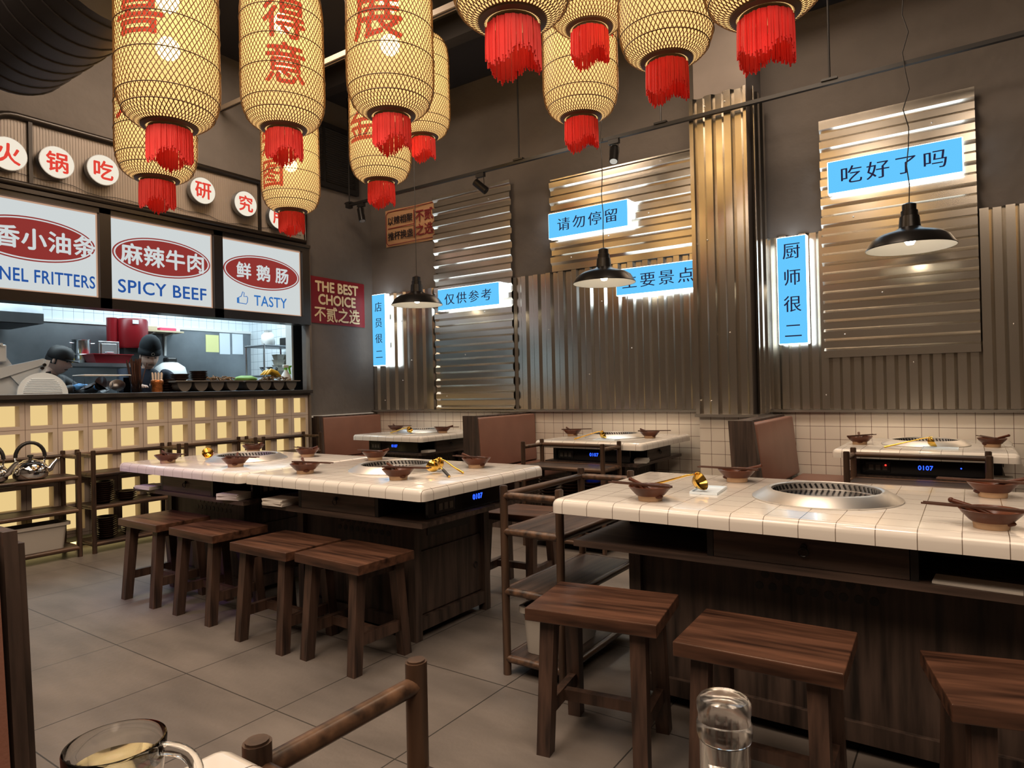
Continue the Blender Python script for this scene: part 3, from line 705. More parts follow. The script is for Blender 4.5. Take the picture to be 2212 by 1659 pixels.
# ------------------------------------------------------------------ stacked bowls and plates
bm = NB(); lathe(bm, [(0, .0), (.045, 0), (.05, .005), (.078, .022), (.08, .026), (.076, .026), (.048, .011), (0, .009)], 28); PL = obj('bowl', bm, 'plateglaze', None, 50)
tag(PL, 'x', 'bowl'); first = [True]
def stack(n, x, y, z, where, pitch=.0155, s=1.0):
    for k in range(n):
        o = PL if first[0] else PL.copy()
        if not first[0]: COL.objects.link(o)
        first[0] = False
        top = k == n-1
        o.location = (x+random.uniform(-.002, .002), y+random.uniform(-.002, .002), z+k*pitch); o.scale = (s, s, s); o.rotation_euler = (0, 0, random.uniform(0, 6))
        tag(o, ('topmost dark brown bowl of the ' if top else 'dark brown bowl within the ')+where, 'bowl', 'bowls in the '+where)
Z1, Z2 = .3645, .0945
X2 = -5.475
stack(10, X2, 2.41, Z1-.0165, 'tall middle shelf stack of the bowl cart'); stack(4, X2, 2.58, Z1-.0165, 'low middle shelf stack of the bowl cart'); stack(5, X2, 2.82, Z1-.0165, 'far middle shelf stack of the bowl cart')
stack(10, X2, 2.43, Z2-.0165, 'tall bottom shelf stack of the bowl cart'); stack(7, X2, 2.62, Z2-.0165, 'centre bottom shelf stack of the bowl cart'); stack(7, X2, 2.82, Z2-.0165, 'far bottom shelf stack of the bowl cart')
for i, x in enumerate((-2.58, -2.40, -2.22)): stack(6, x, 4.2, Z1-.0165, '%s stack before the middle booth table' % ('left', 'centre', 'right')[i], .022)

# ------------------------------------------------------------------ dipping bowls, chopsticks, spoons
bm = NB(); lathe(bm, [(0, .012), (.035, .012), (.044, .02), (.066, .044), (.072, .051), (.075, .05), (.07, .042), (.052, .022), (.047, .018)], 36); GZ = bm
def make_bowl():
    t = thing('dipping_bowl', 'x', 'bowl')
    obj('bowl_body', GZ, 'glaze', t, 50)
    b = NB(); lathe(b, [(.047, .018), (.043, .017), (.041, .0), (.034, .0), (.03, .006), (0, .006)], 36); obj('unglazed_foot', b, 'clay', t, 50)
    return t
bm = NB(); beam(bm, (0, 0, -.125), (0, 0, .125), .0075, .0075, .005, .005)
for v in bm.verts: v.co = Vector((v.co.z, v.co.y, v.co.x))
CH = obj('chopstick', bm, 'chop'); tag(CH, 'x', 'chopstick')
def make_spoon():
    b = NB(); P = []
    tube(b, [(-.015, 0, .012), (.035, 0, .036), (.092, 0, .05)], .006, 8, rs=[.009, .0065, .007])
    sphere(b, (-.03, 0, .004), .022, 1.2, .85, .45, 12); sphere(b, (.094, 0, .051), .008, n=8)
    o = obj('spoon', b, 'glaze', None, 60); return tag(o, 'x', 'spoon')
SP = make_spoon(); BW = make_bowl(); used = [0]
TB = {'A1': 'long table left half', 'A2': 'long table right half', 'B': 'big right table', 'C': 'left corner booth table', 'D': 'middle booth table', 'E': 'right booth table'}
def setting(tb, where, x, y, ang, sp):
    wh = '%s of the %s' % (where, TB[tb]); z = .7455
    o = BW if not used[0] else dup1(BW)
    o.location = (x, y, z); o['label'] = 'brown glazed dipping bowl at the '+wh; o['group'] = 'dipping bowls set on the tables'
    o.rotation_euler = (0, 0, random.uniform(0, 6))
    a = math.radians(ang); d = Vector((math.cos(a), math.sin(a), 0)); nn = Vector((-d.y, d.x, 0))
    for k in (-1, 1):
        c = CH if not used[0] and k == -1 else CH.copy()
        if c is not CH: COL.objects.link(c)
        c.location = Vector((x, y, z+.0545))+d*.035+nn*(.009*k+.012); c.rotation_euler = (0, math.radians(0), a+k*.02)
        tag(c, 'dark chopstick on the bowl at the '+wh, 'chopstick', 'chopstick pair at the '+wh)
    s = SP if not used[0] else SP.copy()
    if s is not SP: COL.objects.link(s)
    sa = math.radians(sp); s.location = Vector((x, y, z+.014)); s.rotation_euler = (0, 0, sa)
    s.location = Vector((x, y, z+.0135))
    tag(s, 'brown glazed spoon in the bowl at the '+wh, 'spoon', 'spoons in the bowls'); used[0] = 1
for a in [('B', 'near left', -.945, 2.215, 172, 160), ('B', 'far left', -.81, 2.80, 176, 20), ('B', 'far right', .05, 2.80, 172, 10), ('B', 'near right', .035, 2.215, 170, 165),
          ('A1', 'near left', -4.04, 2.15, 0, 170), ('A1', 'near right', -3.43, 2.21, 8, 140), ('A1', 'far left', -4.16, 2.82, 170, 0), ('A1', 'far right', -3.5, 2.76, 165, 0),
          ('A2', 'near left', -2.785, 2.18, 10, 150), ('A2', 'near right', -2.175, 2.22, 12, 165), ('A2', 'far left', -2.92, 2.79, 168, 10), ('A2', 'far right', -2.125, 2.74, 170, 175),
          ('C', 'left side', -4.80, 4.88, 20, 150), ('C', 'right side', -4.14, 4.83, 15, 30), ('D', 'left side', -2.75, 4.86, 30, 150), ('D', 'right side', -2.06, 4.85, 25, 160),
          ('E', 'left side', -.60, 4.78, 60, 100), ('E', 'right side', .09, 4.84, 110, 30)]: setting(*a)

# ------------------------------------------------------------------ ladles
def ladle(label, head, tail, m='gold', slotted=False, r=.034, z=.7455):
    """head rests on the table, handle runs to the tail point"""
    o = thing('ladle', label, 'ladle', (head[0], head[1], z)); h = Vector((0, 0, 0)); t = Vector((tail[0]-head[0], tail[1]-head[1], .7515-z)); d = t.normalized()
    b = NB()
    lathe(b, [(0, -.022), (r*.6, -.016), (r, .006), (r*1.02, .01), (r*.97, .009), (r*.55, -.012), (0, -.018)], 24)
    M = Matrix.Rotation(math.radians(-62), 3, Vector((-d.y, d.x, 0)))
    for v in b.verts: v.co = M @ v.co+Vector((0, 0, r*1.05))
    obj('scoop', b, m, o, 50)
    b = NB(); tube(b, [Vector((0, 0, r*1.9))-d*.004, d*.05+Vector((0, 0, r*1.6)), d*t.length*.6+Vector((0, 0, r*.8)), t], .004, 8, rs=[.003, .0035, .004, .006]); obj('handle', b, m, o, 60)
    if slotted:
        b = NB(); tube(b, [d*t.length*.62+Vector((0, 0, r*.78)), t*1.0+Vector((0, 0, .001))], .007, 8); obj('grip', b, 'black', o, 60)
def rest(label, x, y, rz):
    b = NB(); bx(b, -.05, .05, -.09, .09, 0, .003); bx(b, -.05, .05, -.09, -.085, .003, .009); bx(b, -.05, .05, .085, .09, .003, .009); bx(b, -.05, -.045, -.085, .085, .003, .009); bx(b, .045, .05, -.085, .085, .003, .009)
    o = obj('ladle_rest', b, 'coolwhite'); o.location = (x, y, .7455); o.rotation_euler = (0, 0, rz); tag(o, label, 'dish')
rest('shallow white dish under the ladle head on the big right table', -.83, 2.50, .1); rest('shallow white dish under the ladle on the right booth table', -.16, 4.585, PI/2); rest('shallow white dish under the ladle on the middle booth table', -2.28, 4.545, PI/2)
ladle('gold ladle lying beside the left bowl on the big right table', (-.845, 2.44), (-1.07, 2.49), r=.036, z=.7495)
ladle('gold ladle beside the burner on the kitchen end of the long table', (-4.01, 2.39), (-4.22, 2.50))
ladle('gold slotted ladle with black grip at the right end of the long table', (-2.155, 2.44), (-1.99, 2.36), slotted=True)
ladle('gold slotted ladle pointing right at the end of the long table', (-2.20, 2.53), (-2.02, 2.50))
ladle('gold ladle before the burner of the left corner booth table', (-4.37, 4.62), (-4.6, 4.60))
ladle('gold ladle before the burner of the middle booth table', (-2.31, 4.545), (-2.53, 4.50), z=.7495)
ladle('gold ladle before the burner of the right booth table', (-.20, 4.58), (-.44, 4.54), z=.7495)

# ------------------------------------------------------------------ napkins under the tables
def napkin(label, x, y, n=4, w=.15, d=.1, rz=0, m='napkin'):
    b = NB()
    for k in range(n):
        a = random.uniform(-.08, .08); c, s = math.cos(a), math.sin(a); z = k*.0065; h = .006
        P = [(-w/2, -d/2), (w/2, -d/2), (w/2, d/2), (-w/2, d/2)]
        P = [(p*c-q*s, p*s+q*c) for p, q in P]; prism(b, P, 'z', z, z+h)
    o = obj('napkin_stack', b, m); o.location = (x, y, .5895); o.rotation_euler = (0, 0, rz); tag(o, label, 'napkins')
napkin('white napkins on the shelf at the far left end of the long table', -4.15, 2.105, 3, .16, .12)
napkin('stack of white napkins right of the drawer under the left table half', -3.29, 2.115, 5, .15, .12, .2)
napkin('stack of white napkins left of the drawer under the right table half', -2.90, 2.12, 5, .15, .12)
napkin('folded cloths on the shelf right of the drawer of the big right table', .0, 2.20, 1, .2, .09, -.1)
napkin('loose napkins on the shelf at the near corner of the left corner booth table', -4.085, 4.56, 3, .09, .1, .1)
napkin('crumpled napkins on the shelf at the near corner of the middle booth table', -1.995, 4.54, 5, .09, .1, .15)
napkin('white napkins at the right of the shelf of the right booth table', .125, 4.58, 2, .1, .1)

# ------------------------------------------------------------------ booth benches
def bench(label, loc, L_, end=True, seat=True, th=.1, lean=.02, H_=.92, seatlen=None):
    """backrest faces +x, bench runs along y from 0 to L_"""
    o = thing('booth_bench', label, 'bench', loc)
    b = NB(); P = [(-th, 0), (-.03, 0), (-.03+0, .4), (-.03-lean, H_), (-th-lean, H_)]
    prism(b, P, 'y', .045, L_); obj('back_frame', b, 'dwood', o)
    b = NB(); bx(b, -.03, .03, .05, L_-.005, .47, H_-.012, .014, 3)
    for v in b.verts: v.co.x -= lean*(v.co.z-.4)/(H_-.4)
    obj('back_cushion', b, 'leather', o, 50)
    b = NB(); P = [(-th-.004, 0), (.03, 0), (.03, .44), (.018-lean, H_+.006), (-th-lean, H_+.006)]; prism(b, P, 'y', 0, .045); obj('end_panel', b, 'dwood', o)
    if seat:
        b = NB(); bx(b, .03, .46, 0.02, L_, .39, .47, .02, 3); obj('seat_cushion', b, 'leather', o, 50)
        b = NB(); bx(b, .03, .42, .03, L_, 0, .39); obj('seat_base', b, 'dwood', o)
bench('brown leather booth bench along the grey wall in the left corner', (XL+.10, 4.52, 0), .865, H_=.905)
bench('brown leather booth bench between the left corner table and the middle table', (-3.46, 4.45, 0), .935, th=.11)
bench('brown leather booth bench with dark wood end right of the pillar', (-1.10, 4.26, 0), 1.09, th=.13, lean=.05, H_=.91)
bench('near leather bench back with dark wood edge at the left rim of the photo', (-1.375, .49, 0), -1.2, th=.1, lean=.06, H_=.905) if False else None
o = thing('booth_bench', 'near brown leather bench back with dark wood edge at lower left of the photo', 'bench', (-1.42, .494, 0))
b = NB(); prism(b, [(-.11, 0), (0.0, 0), (0.0, .4), (-.045, .9), (-.13, .9)], 'y', -.9, -.03); obj('back_frame', b, 'dwood', o)
b = NB(); prism(b, [(-.0, .47), (.035, .49), (-.01, .88), (-.045, .89)], 'y', -.9, -.04); obj('back_cushion', b, 'leather', o)
b = NB(); prism(b, [(-.12, 0), (.03, 0), (.03, .42), (-.015, .912), (-.135, .912)], 'y', -.03, -.008); obj('end_panel', b, 'dwood', o)
b = NB(); prism(b, [(-.10, 0), (.012, 0), (.012, .42), (-.03, .885), (-.115, .885)], 'y', -.008, .008); obj('end_strip', b, 'dwood', o)
b = NB(); bx(b, .03, .45, -.9, -.02, .39, .47, .02); obj('seat_cushion', b, 'leather', o, 50)
b = NB(); bx(b, .03, .42, -.9, -.02, 0, .39); obj('seat_base', b, 'dwood', o)

# ------------------------------------------------------------------ kettles
def kettle(label, loc, rz):
    o = thing('kettle', label, 'kettle', loc, rz)
    b = NB(); lathe(b, [(0, 0), (.082, 0), (.1, .012), (.108, .045), (.103, .08), (.08, .112), (.05, .126), (.047, .128)], 36); obj('body', b, 'chrome', o, 50)
    b = NB(); lathe(b, [(.05, .125), (.046, .131), (.02, .139), (0, .141)], 28); l = obj('lid', b, 'chrome', o, 50)
    b = NB(); lathe(b, [(.0, .141), (.012, .142), (.01, .152), (.02, .158), (.018, .168), (0, .171)], 18); obj('knob', b, 'black', l, 50)
    b = NB(); tube(b, [(.08, 0, .05), (.115, 0, .065), (.135, 0, .1), (.16, 0, .128), (.172, 0, .13)], .02, 12, rs=[.026, .022, .015, .011, .009]); obj('spout', b, 'chrome', o, 60)
    b = NB(); P = [(.085*math.cos(a*PI/12)*1.0, 0, .155+.1*math.sin(a*PI/12)) for a in range(13)]; tube(b, P, .0125, 10); h = obj('handle', b, 'black', o, 60)
    b = NB(); cyl(b, (.085, 0, .155), (.08, 0, .098), .006); cyl(b, (-.085, 0, .155), (-.08, 0, .098), .006); obj('handle_brackets', b, 'chrome', o)
kettle('shiny steel kettle with black hoop handle, whole, on the cart at far left', (-5.45, 1.93, .591), math.radians(78))
kettle('shiny steel kettle cut by the left edge of the photo', (-5.48, 1.70, .591), math.radians(50))

# ------------------------------------------------------------------ things on the counter and in the kitchen
ZW = 1.185
o = thing('meat_slicer', 'steel meat slicer with round ridged carriage on the kitchen counter', 'slicer', (-5.9, 2.05, ZW))
b = NB(); prism(b, [(-.2, 0), (.12, 0), (.10, .05), (-.02, .14), (-.12, .30), (-.2, .30)], 'x', -.15, .02); obj('body', b, 'alu', o)
b = NB(); prism(b, [(-.16, .12), (.13, .23), (.15, .26), (.12, .275), (-.16, .2)], 'x', .03, .05); prism(b, [(.07, .1), (.10, .1), (.16, .26), (.13, .265)], 'x', .05, .07); prism(b, [(-.02, .05), (.1, .08), (.13, .23), (-.1, .15)], 'x', .03, .04); obj('carriage', b, 'alu', o)
b = NB(); bx(b, .03, .07, -.17, -.12, .24, .37, .01); cyl(b, (.05, -.16, .37), (.09, -.16, .37), .01); obj('pusher', b, 'alu', o)
b = NB(); cyl(b, (.07, .1, .2), (.085, .1, .2), .012); cyl(b, (.07, .115, .225), (.085, .115, .225), .012); obj('knobs', b, 'blackmetal', o)
b = NB()
prism(b, [(.17*math.cos(a*PI/18), .165*math.sin(a*PI/18)) for a in range(19)], 'x', .075, .09)
for v in b.verts: v.co.y += .1
obj('plate', b, 'coolwhite', o)
b = NB()
for k in range(9):
    z = .012+k*.0125; hw_ = .13*math.sqrt(max(0, 1-(z/.14)**2)); bx(b, .09, .0945, .1-hw_, .1+hw_, z, z+.006)
obj('plate_ridges', b, 'coolwhite', o)
o = thing('clear_bin', 'clear plastic bin of brown bowls on the kitchen counter', 'bin', (-5.8, 2.565, ZW))
b = NB()
for a in ((-.1, .1, -.175, -.172), (-.1, .1, .172, .175), (-.1, -.097, -.172, .172), (.097, .1, -.172, .172)): bx(b, *a, 0, .145)
bx(b, -.1, .1, -.175, .175, 0, .003); obj('walls', b, 'clearplastic', o)
b = NB()
for s in (-1, 1): cyl(b, (s*.1, -.175, .145), (s*.1, .175, .145), .004, n=8)
for s in (-1, 1): cyl(b, (-.1, s*.175, .145), (.1, s*.175, .145), .004, n=8)
obj('rim', b, 'white', o)
for k, (dx, dy, dz, rx) in enumerate(((-.02, -.09, .03, .5), (.02, -.03, .035, -.6), (-.02, .05, .03, .9), (.03, .1, .04, .3), (.0, .0, .065, 1.1))):
    p = PL.copy(); COL.objects.link(p); p.location = (-5.8+dx, 2.565+dy, ZW+dz+.014); p.rotation_euler = (rx, .3*k, 0); p.scale = (.72, .72, .72); tag(p, 'brown dish tumbled inside the clear bin on the counter', 'bowl', 'dishes in the clear bin')
o = thing('chopstick_box', 'clear box holding a fan of long brown chopsticks on the counter', 'box', (-5.8, 2.835, ZW))
b = NB()
for a in ((-.06, .06, -.08, -.077), (-.06, .06, .077, .08), (-.06, -.057, -.077, .077), (.057, .06, -.077, .077)): bx(b, *a, 0, .13)
bx(b, -.06, .06, -.08, .08, 0, .003); obj('walls', b, 'clearplastic', o)
bm = NB(); beam(bm, (0, 0, 0), (0, 0, .25), .005, .005, .007, .007); STK = None
for k in range(34):
    if STK is None: s = STK = obj('chopstick', bm, 'chop')
    else: s = STK.copy(); COL.objects.link(s)
    u = random.uniform(-1, 1); s.location = (-5.8+random.uniform(-.035, .035), 2.835+u*.03, ZW+.004); s.rotation_euler = (random.uniform(-.25, .4)*-u*.8, random.uniform(-.1, .1), 0)
    s.scale = (1, 1, random.uniform(.95, 1.15))
    tag(s, 'long brown chopstick in the fanned bundle on the counter', 'chopstick', 'chopsticks in the counter box')
o = thing('cutlery_jar', 'coppery jar of pale handled ladles on the kitchen counter', 'jar', (-5.75, 2.98, ZW))
b = NB(); lathe(b, [(0, 0), (.042, 0), (.044, .03), (.042, .06), (.05, .075), (.05, .1), (.043, .108), (.038, .108), (.038, .02), (0, .02)], 24); obj('jar_body', b, 'copper', o, 50)
for k in range(4):
    b = NB(); y = -.028+k*.018; prism(b, [(y-.007, .03), (y+.007, .03), (y+.011+.006*(k-1.5), .16), (y+.004+.006*(k-1.5), .172), (y-.006+.006*(k-1.5), .17)], 'x', -.008+.004*k, -.004+.004*k); obj('handle', b, 'beige', o)
stack(5, -5.87, 3.12, ZW, 'stack behind the cutlery jar', .022)
def tray(label, y0, y1):
    o = thing('food_tray', label, 'tray', (-5.78, (y0+y1)/2, ZW)); w = (y1-y0)/2
    b = NB(); P = [(-.17, .085), (.10, .085), (.115, .09), (.115, .1), (-.18, .1), (-.18, .085)]
    prism(b, P, 'y', -w, w); obj('rim', b, 'tray', o)
    n = 4; pw = 2*w/ (n+.2)
    for k in range(n):
        yc = -w+pw*(k+.6); b = NB()
        prism(b, [(yc+pw*.42*math.cos(a*PI/12), .085-.083*math.sin(a*PI/12)) for a in range(13)], 'x', -.16, .085); obj('compartment', b, 'tray', o, 40)
    return o
tray('grey compartment tray of garnishes at the middle of the counter', 3.10, 3.75)
tray('grey compartment tray of garnishes at the right end of the counter', 3.77, 4.40)
def heap(label, x, y, w, d, h, m, n=30):
    b = NB()
    for k in range(n):
        u, v = random.uniform(-1, 1), random.uniform(-1, 1); z = h*(1-.6*max(abs(u), abs(v)))*random.uniform(.2, 1); c = Vector((u*w, v*d, z))
        q = Vector((random.uniform(-1, 1), random.uniform(-1, 1), random.uniform(-.4, .4))).normalized()*.028
        tube(b, [c-q, c+Vector((0, 0, .006)), c+q], .005, 5, rs=[.003, .006, .002])
    o = obj('garnish', b, m); o.location = (x, y, ZW+.1); tag(o, label, 'food'); o['kind'] = 'stuff'; return o
heap('pale dried garnish heaped in the middle counter tray', -5.78, 3.50, .08, .05, .05, 'food'); heap('dried brown garnish at the right of the middle counter tray', -5.78, 3.66, .08, .06, .045, 'food')
heap('brown dried chillies heaped in the right counter tray', -5.78, 4.18, .09, .15, .05, 'food', 60)
for k in range(3):
    b = NB(); tube(b, [(0, -.08, .03), (0, -.03, .06+.008*k), (0, .04, .05), (0, .09, .01)], .018, 10, rs=[.006, .02, .02, .006]); o = obj('banana', b, 'banana', None, 60); o.location = (-5.82+.035*k, 4.12+.01*k, ZW+.125); tag(o, 'yellow banana on the heap in the right counter tray', 'banana', 'bananas on the right counter tray')
stack(4, -5.86, 3.24, ZW+.1, 'low stack left on the middle tray', .012); stack(5, -5.86, 3.42, ZW+.1, 'taller stack on the middle tray', .016)
o = thing('spray_bottle', 'white spray bottle with green trigger at the right end of the counter', 'bottle', (-5.93, 4.42, ZW))
b = NB(); lathe(b, [(0, 0), (.05, 0), (.053, .01), (.053, .12), (.045, .16), (.02, .2), (.016, .22), (0, .22)], 24); obj('bottle_body', b, 'white', o, 50)
b = NB(); bx(b, -.016, .016, -.035, .03, .235, .268, .008); obj('spray_head', b, 'white', o)
b = NB(); prism(b, [(.03, .255), (.07, .262), (.07, .25), (.05, .235), (.06, .17), (.05, .17), (.035, .23)], 'x', -.008, .008); cyl(b, (0, 0, .215), (0, 0, .236), .018); obj('trigger', b, 'greenplastic', o)
def paper(label, y0, y1, z0, z1, m):
    b = NB(); bx(b, XK+.005, XK+.007, y0, y1, z0, z1); bx(b, XK+.007, XK+.0075, y0+.02, y1-.03, (z0+z1)/2, (z0+z1)/2+.004)
    o = obj('wall_note', b, m); tag(o, label, 'note')
paper('yellow note sheet taped to the steel kitchen wall', 4.54, 4.71, 1.675, 1.885, 'noteyellow'); paper('white note sheet on the steel kitchen wall beside the yellow one', 4.72, 4.86, 1.655, 1.915, 'notewhite'); paper('white note sheet nearest the kitchen corner', 4.89, 5.04, 1.66, 1.915, 'notewhite')
o = thing('wall_shelf', 'pale bracket shelf on the steel kitchen wall', 'shelf', (-7.5, 3.87, 1.865))
b = NB(); bx(b, -.11, .12, -.27, .27, 0, .018); obj('board', b, 'cardboard', o)
for y in (-.05, .17):
    b = NB(); prism(b, [(-.115, -.25), (-.10, -.25), (-.085, -.03), (.09, -.012), (.09, 0), (-.115, 0)], 'y', y-.012, y+.012); obj('bracket', b, 'white', o)
b = NB(); bx(b, -.06, .06, -.09, .09, 0, .032, .004); o = obj('box', b, 'pink'); o.location = (-7.46, 3.97, 1.884); tag(o, 'small red box lying on the pale kitchen shelf', 'box')
b = NB(); bx(b, -.06, .06, -.1, .1, 0, .04, .004); o = obj('box', b, 'cardboard'); o.location = (-7.46, 3.75, 1.884); tag(o, 'cardboard carton on the pale kitchen shelf left of the red box', 'box')
b = NB(); bx(b, -.03, .03, -.022, .022, 0, .034, .003); o = obj('box', b, 'white'); o.location = (-7.44, 4.09, 1.884); tag(o, 'tiny white box at the right end of the kitchen shelf', 'box')
o = thing('steel_shelf_unit', 'steel kitchen work shelf carrying pots and the red tray', 'shelf', (-7.1, 3.02, 0))
b = NB(); bx(b, -.2, .2, -.36, .38, 1.45, 1.485); obj('top_shelf', b, 'steelwall', o)
b = NB(); bx(b, -.2, .2, -.36, .38, .85, .88); obj('lower_shelf', b, 'steelwall', o)
for x in (-.18, .18):
    for y in (-.34, .36):
        b = NB(); cyl(b, (x, y, 0), (x, y, 1.45), .018); obj('leg', b, 'steelwall', o)
o = thing('red_tray', 'red plastic tray on the steel kitchen shelf', 'tray', (-7.02, 3.16, 1.485))
b = NB(); lathe(b, [(0, 0), (.13, 0), (.16, .085), (.17, .085), (.17, .09), (.155, .09), (.125, .008), (0, .008)], 4)
M = Matrix.Rotation(PI/4, 3, 'Z')
for v in b.verts: v.co = M @ v.co; v.co.y *= 1.6
obj('tray_body', b, 'redplastic', o)
def pot(label, y, z, r, h, x=-7.08):
    o = thing('steel_pot', label, 'pot', (x, y, z)); b = NB(); lathe(b, [(0, 0), (r*.95, 0), (r, .01), (r, h), (r*1.06, h+.003), (r*1.06, h+.007), (r*.96, h+.004), (r*.94, .01), (0, .01)], 28); obj('pot_body', b, 'steel', o, 40)
    for s in (-1, 1):
        b = NB(); tube(b, [(0, s*r, h*.8), (0, s*(r+.03), h*.82), (.02, s*(r+.03), h*.82), (.02, s*r, h*.8)], .004, 6); obj('handle', b, 'steel', o)
pot('lower wide steel pot behind the red tray', 3.02, 1.4855, .085, .085, -7.24); pot('upper steel pot stacked on the wide pot', 3.015, 1.5785, .08, .14, -7.24)
o = thing('pan_lid', 'rectangular steel pan lid leaning on the kitchen shelf', 'lid', (-7.2, 3.25, 1.4855), 0)
b = NB(); bx(b, -.006, .006, -.1, .1, 0, .235, .005); bx(b, .004, .012, -.08, .08, .02, .215, .01); obj('plate', b, 'steel', o)
b = NB(); tube(b, [(.012, -.035, .12), (.03, -.03, .12), (.03, .03, .12), (.012, .035, .12)], .008, 8); obj('grip', b, 'steel', o)
o = thing('water_boiler', 'tall dark red boiler on the kitchen wall behind the beanie', 'boiler', (-7.3, 3.52, 1.5))
b = NB(); lathe(b, [(0, .16), (.15, .16), (.16, .18), (.16, .45), (.15, .47), (0, .47)], 32); cyl(b, (.02, -.2, .14), (.02, -.2, .47), .05, n=20); obj('tank', b, 'redboiler', o, 40)
b = NB(); bx(b, -.02, .1, -.12, .12, -.02, .16); obj('base', b, 'black', o)
b = NB(); bx(b, .158, .162, -.06, .0, .41, .45); obj('plate', b, 'notewhite', o)
b = NB(); bx(b, -.32, -.1, -.1, .1, .0, .04); obj('support', b, 'black', o)
o = thing('oil_bottle', 'bottle of yellow oil on the kitchen shelf', 'bottle', (-6.98, 2.80, 1.4855))
b = NB(); lathe(b, [(0, 0), (.04, 0), (.042, .09), (.0, .09)], 20); obj('oil', b, 'oil', o, 50)
b = NB(); lathe(b, [(.042, .09), (.04, .1), (.02, .13), (.014, .15), (0, .15)], 20); obj('neck', b, 'frost', o, 50)
o = thing('steel_bowl', 'shiny steel bowl upturned on the kitchen shelf left of the oil', 'bowl', (-7.06, 2.73, 1.4855))
b = NB(); lathe(b, [(.07, 0), (.068, .03), (.05, .07), (.02, .088), (0, .09)], 24); obj('shell', b, 'steel', o, 50)
o = thing('extractor_hood', 'steel extractor hood at the upper left inside the kitchen', 'hood', (-7.1, 1.7, 1.82))
b = NB(); prism(b, [(-.45, 0), (.3, 0), (.3, .09), (.1, .5), (-.45, .5)], 'y', -1.1, .83); obj('canopy', b, 'steelwall', o)
b = NB(); bx(b, -.42, .27, -1.05, .8, -.004, -.001); obj('filter', b, 'black', o)
# wire rack on the right
o = thing('wire_rack', 'steel wire rack in the right corner of the kitchen', 'rack', (-6.75, 4.82, 0))
for x in (-.17, .17):
    for y in (-.2, .27):
        b = NB(); cyl(b, (x, y, 0), (x, y, 1.72), .011, n=8); obj('post', b, 'steel', o)
for z in (.9, 1.345, 1.69):
    b = NB(); bx(b, -.18, .18, -.22, .29, z, z+.022, .008); obj('shelf', b, 'steelwall', o)
bm = NB(); lathe(bm, [(0, 0), (.055, 0), (.07, .052), (.076, .052), (.076, .058), (0, .06)], 4)
for v in bm.verts: v.co = Matrix.Rotation(PI/4, 3, 'Z') @ v.co
FC = None
for k in range(8):
    if FC is None: c = FC = obj('food_container', bm, 'container')
    else: c = FC.copy(); COL.objects.link(c)
    c.location = (-6.68, 4.88+.13*(k % 2), 1.368+.061*(k//2)); tag(c, 'pale takeaway container in the stacks on the lower rack shelf', 'container', 'takeaway containers on the rack')
b = NB(); lathe(b, [(0, 0), (.04, 0), (.05, .01), (.1, .09), (.096, .09), (.045, .012), (0, .012)], 24); o = obj('steel_bowl', b, 'steel', None, 50); o.location = (-6.66, 4.73, 1.3675); tag(o, 'steel colander bowl on the lower rack shelf', 'bowl')
b = NB(); bx(b, -.06, .06, -.065, .065, 0, .1, .01); o = obj('plastic_box', b, 'black'); o.location = (-6.7, 5.02, 1.7125); tag(o, 'black plastic box on top of the wire rack', 'box')
b = NB(); lathe(b, [(0, 0), (.07, 0), (.08, .05), (.07, .12), (.04, .15), (.05, .17), (0, .165)], 10)
for v in b.verts: v.co += Vector((random.uniform(-.008, .008), random.uniform(-.008, .008), 0))
o = obj('plastic_bag', b, 'white', None, 60); o.location = (-6.7, 4.76, 1.7125); tag(o, 'crumpled white bag on top of the wire rack', 'bag')
o = thing('rice_cooker', 'white round cooker lid with black handle behind the beanie worker', 'cooker', (-7.3, 3.93, 1.0))
b = NB(); lathe(b, [(0, 0), (.16, 0), (.17, .3), (.17, .4), (.15, .47), (.08, .52), (0, .53)], 30); obj('pot_body', b, 'white', o, 50)
b = NB(); bx(b, -.05, .05, -.06, .06, .52, .58, .02); obj('handle', b, 'black', o)
b = NB(); bx(b, -.2, .2, -.2, .2, -1.0, 0); obj('base', b, 'steelwall', o)
o = thing('herb_bag', 'clear bag of green herbs behind the counter trays', 'bag', (-5.93, 3.95, ZW+.1))
b = NB(); sphere(b, (0, 0, .02), .1, .5, 1.3, .28, 14)
for v in b.verts: v.co += Vector((random.uniform(-.01, .01), random.uniform(-.01, .01), random.uniform(-.008, .008)))
obj('leaves', b, 'herb', o, 60)

# ------------------------------------------------------------------ the two cooks
def skin_body(name, chains, m, parent, sub=2):
    me = bpy.data.meshes.new(name); vs, es, rs = [], [], []; idx = {}
    for ch in chains:
        prev = None
        for p, r in ch:
            k = tuple(round(c, 4) for c in p)
            if k not in idx: idx[k] = len(vs); vs.append(p); rs.append(r)
            i = idx[k]
            if prev is not None: es.append((prev, i))
            prev = i
    me.from_pydata(vs, es, []); o = bpy.data.objects.new(name, me); COL.objects.link(o)
    sk = o.modifiers.new('s', 'SKIN'); sk.use_smooth_shade = True
    for i, r in enumerate(rs):
        me.skin_vertices[0].data[i].radius = (r, r) if not isinstance(r, tuple) else r
    me.skin_vertices[0].data[0].use_root = True
    o.modifiers.new('d', 'SUBSURF').levels = sub
    dg = bpy.context.evaluated_depsgraph_get(); dg.update(); e = bpy.data.meshes.new_from_object(o.evaluated_get(dg))
    e.materials.clear(); e.materials.append(MATS[m]); e.polygons.foreach_set('use_smooth', [True]*len(e.polygons))
    bpy.data.objects.remove(o); r = bpy.data.objects.new(name, e); COL.objects.link(r); r.parent = parent; return r
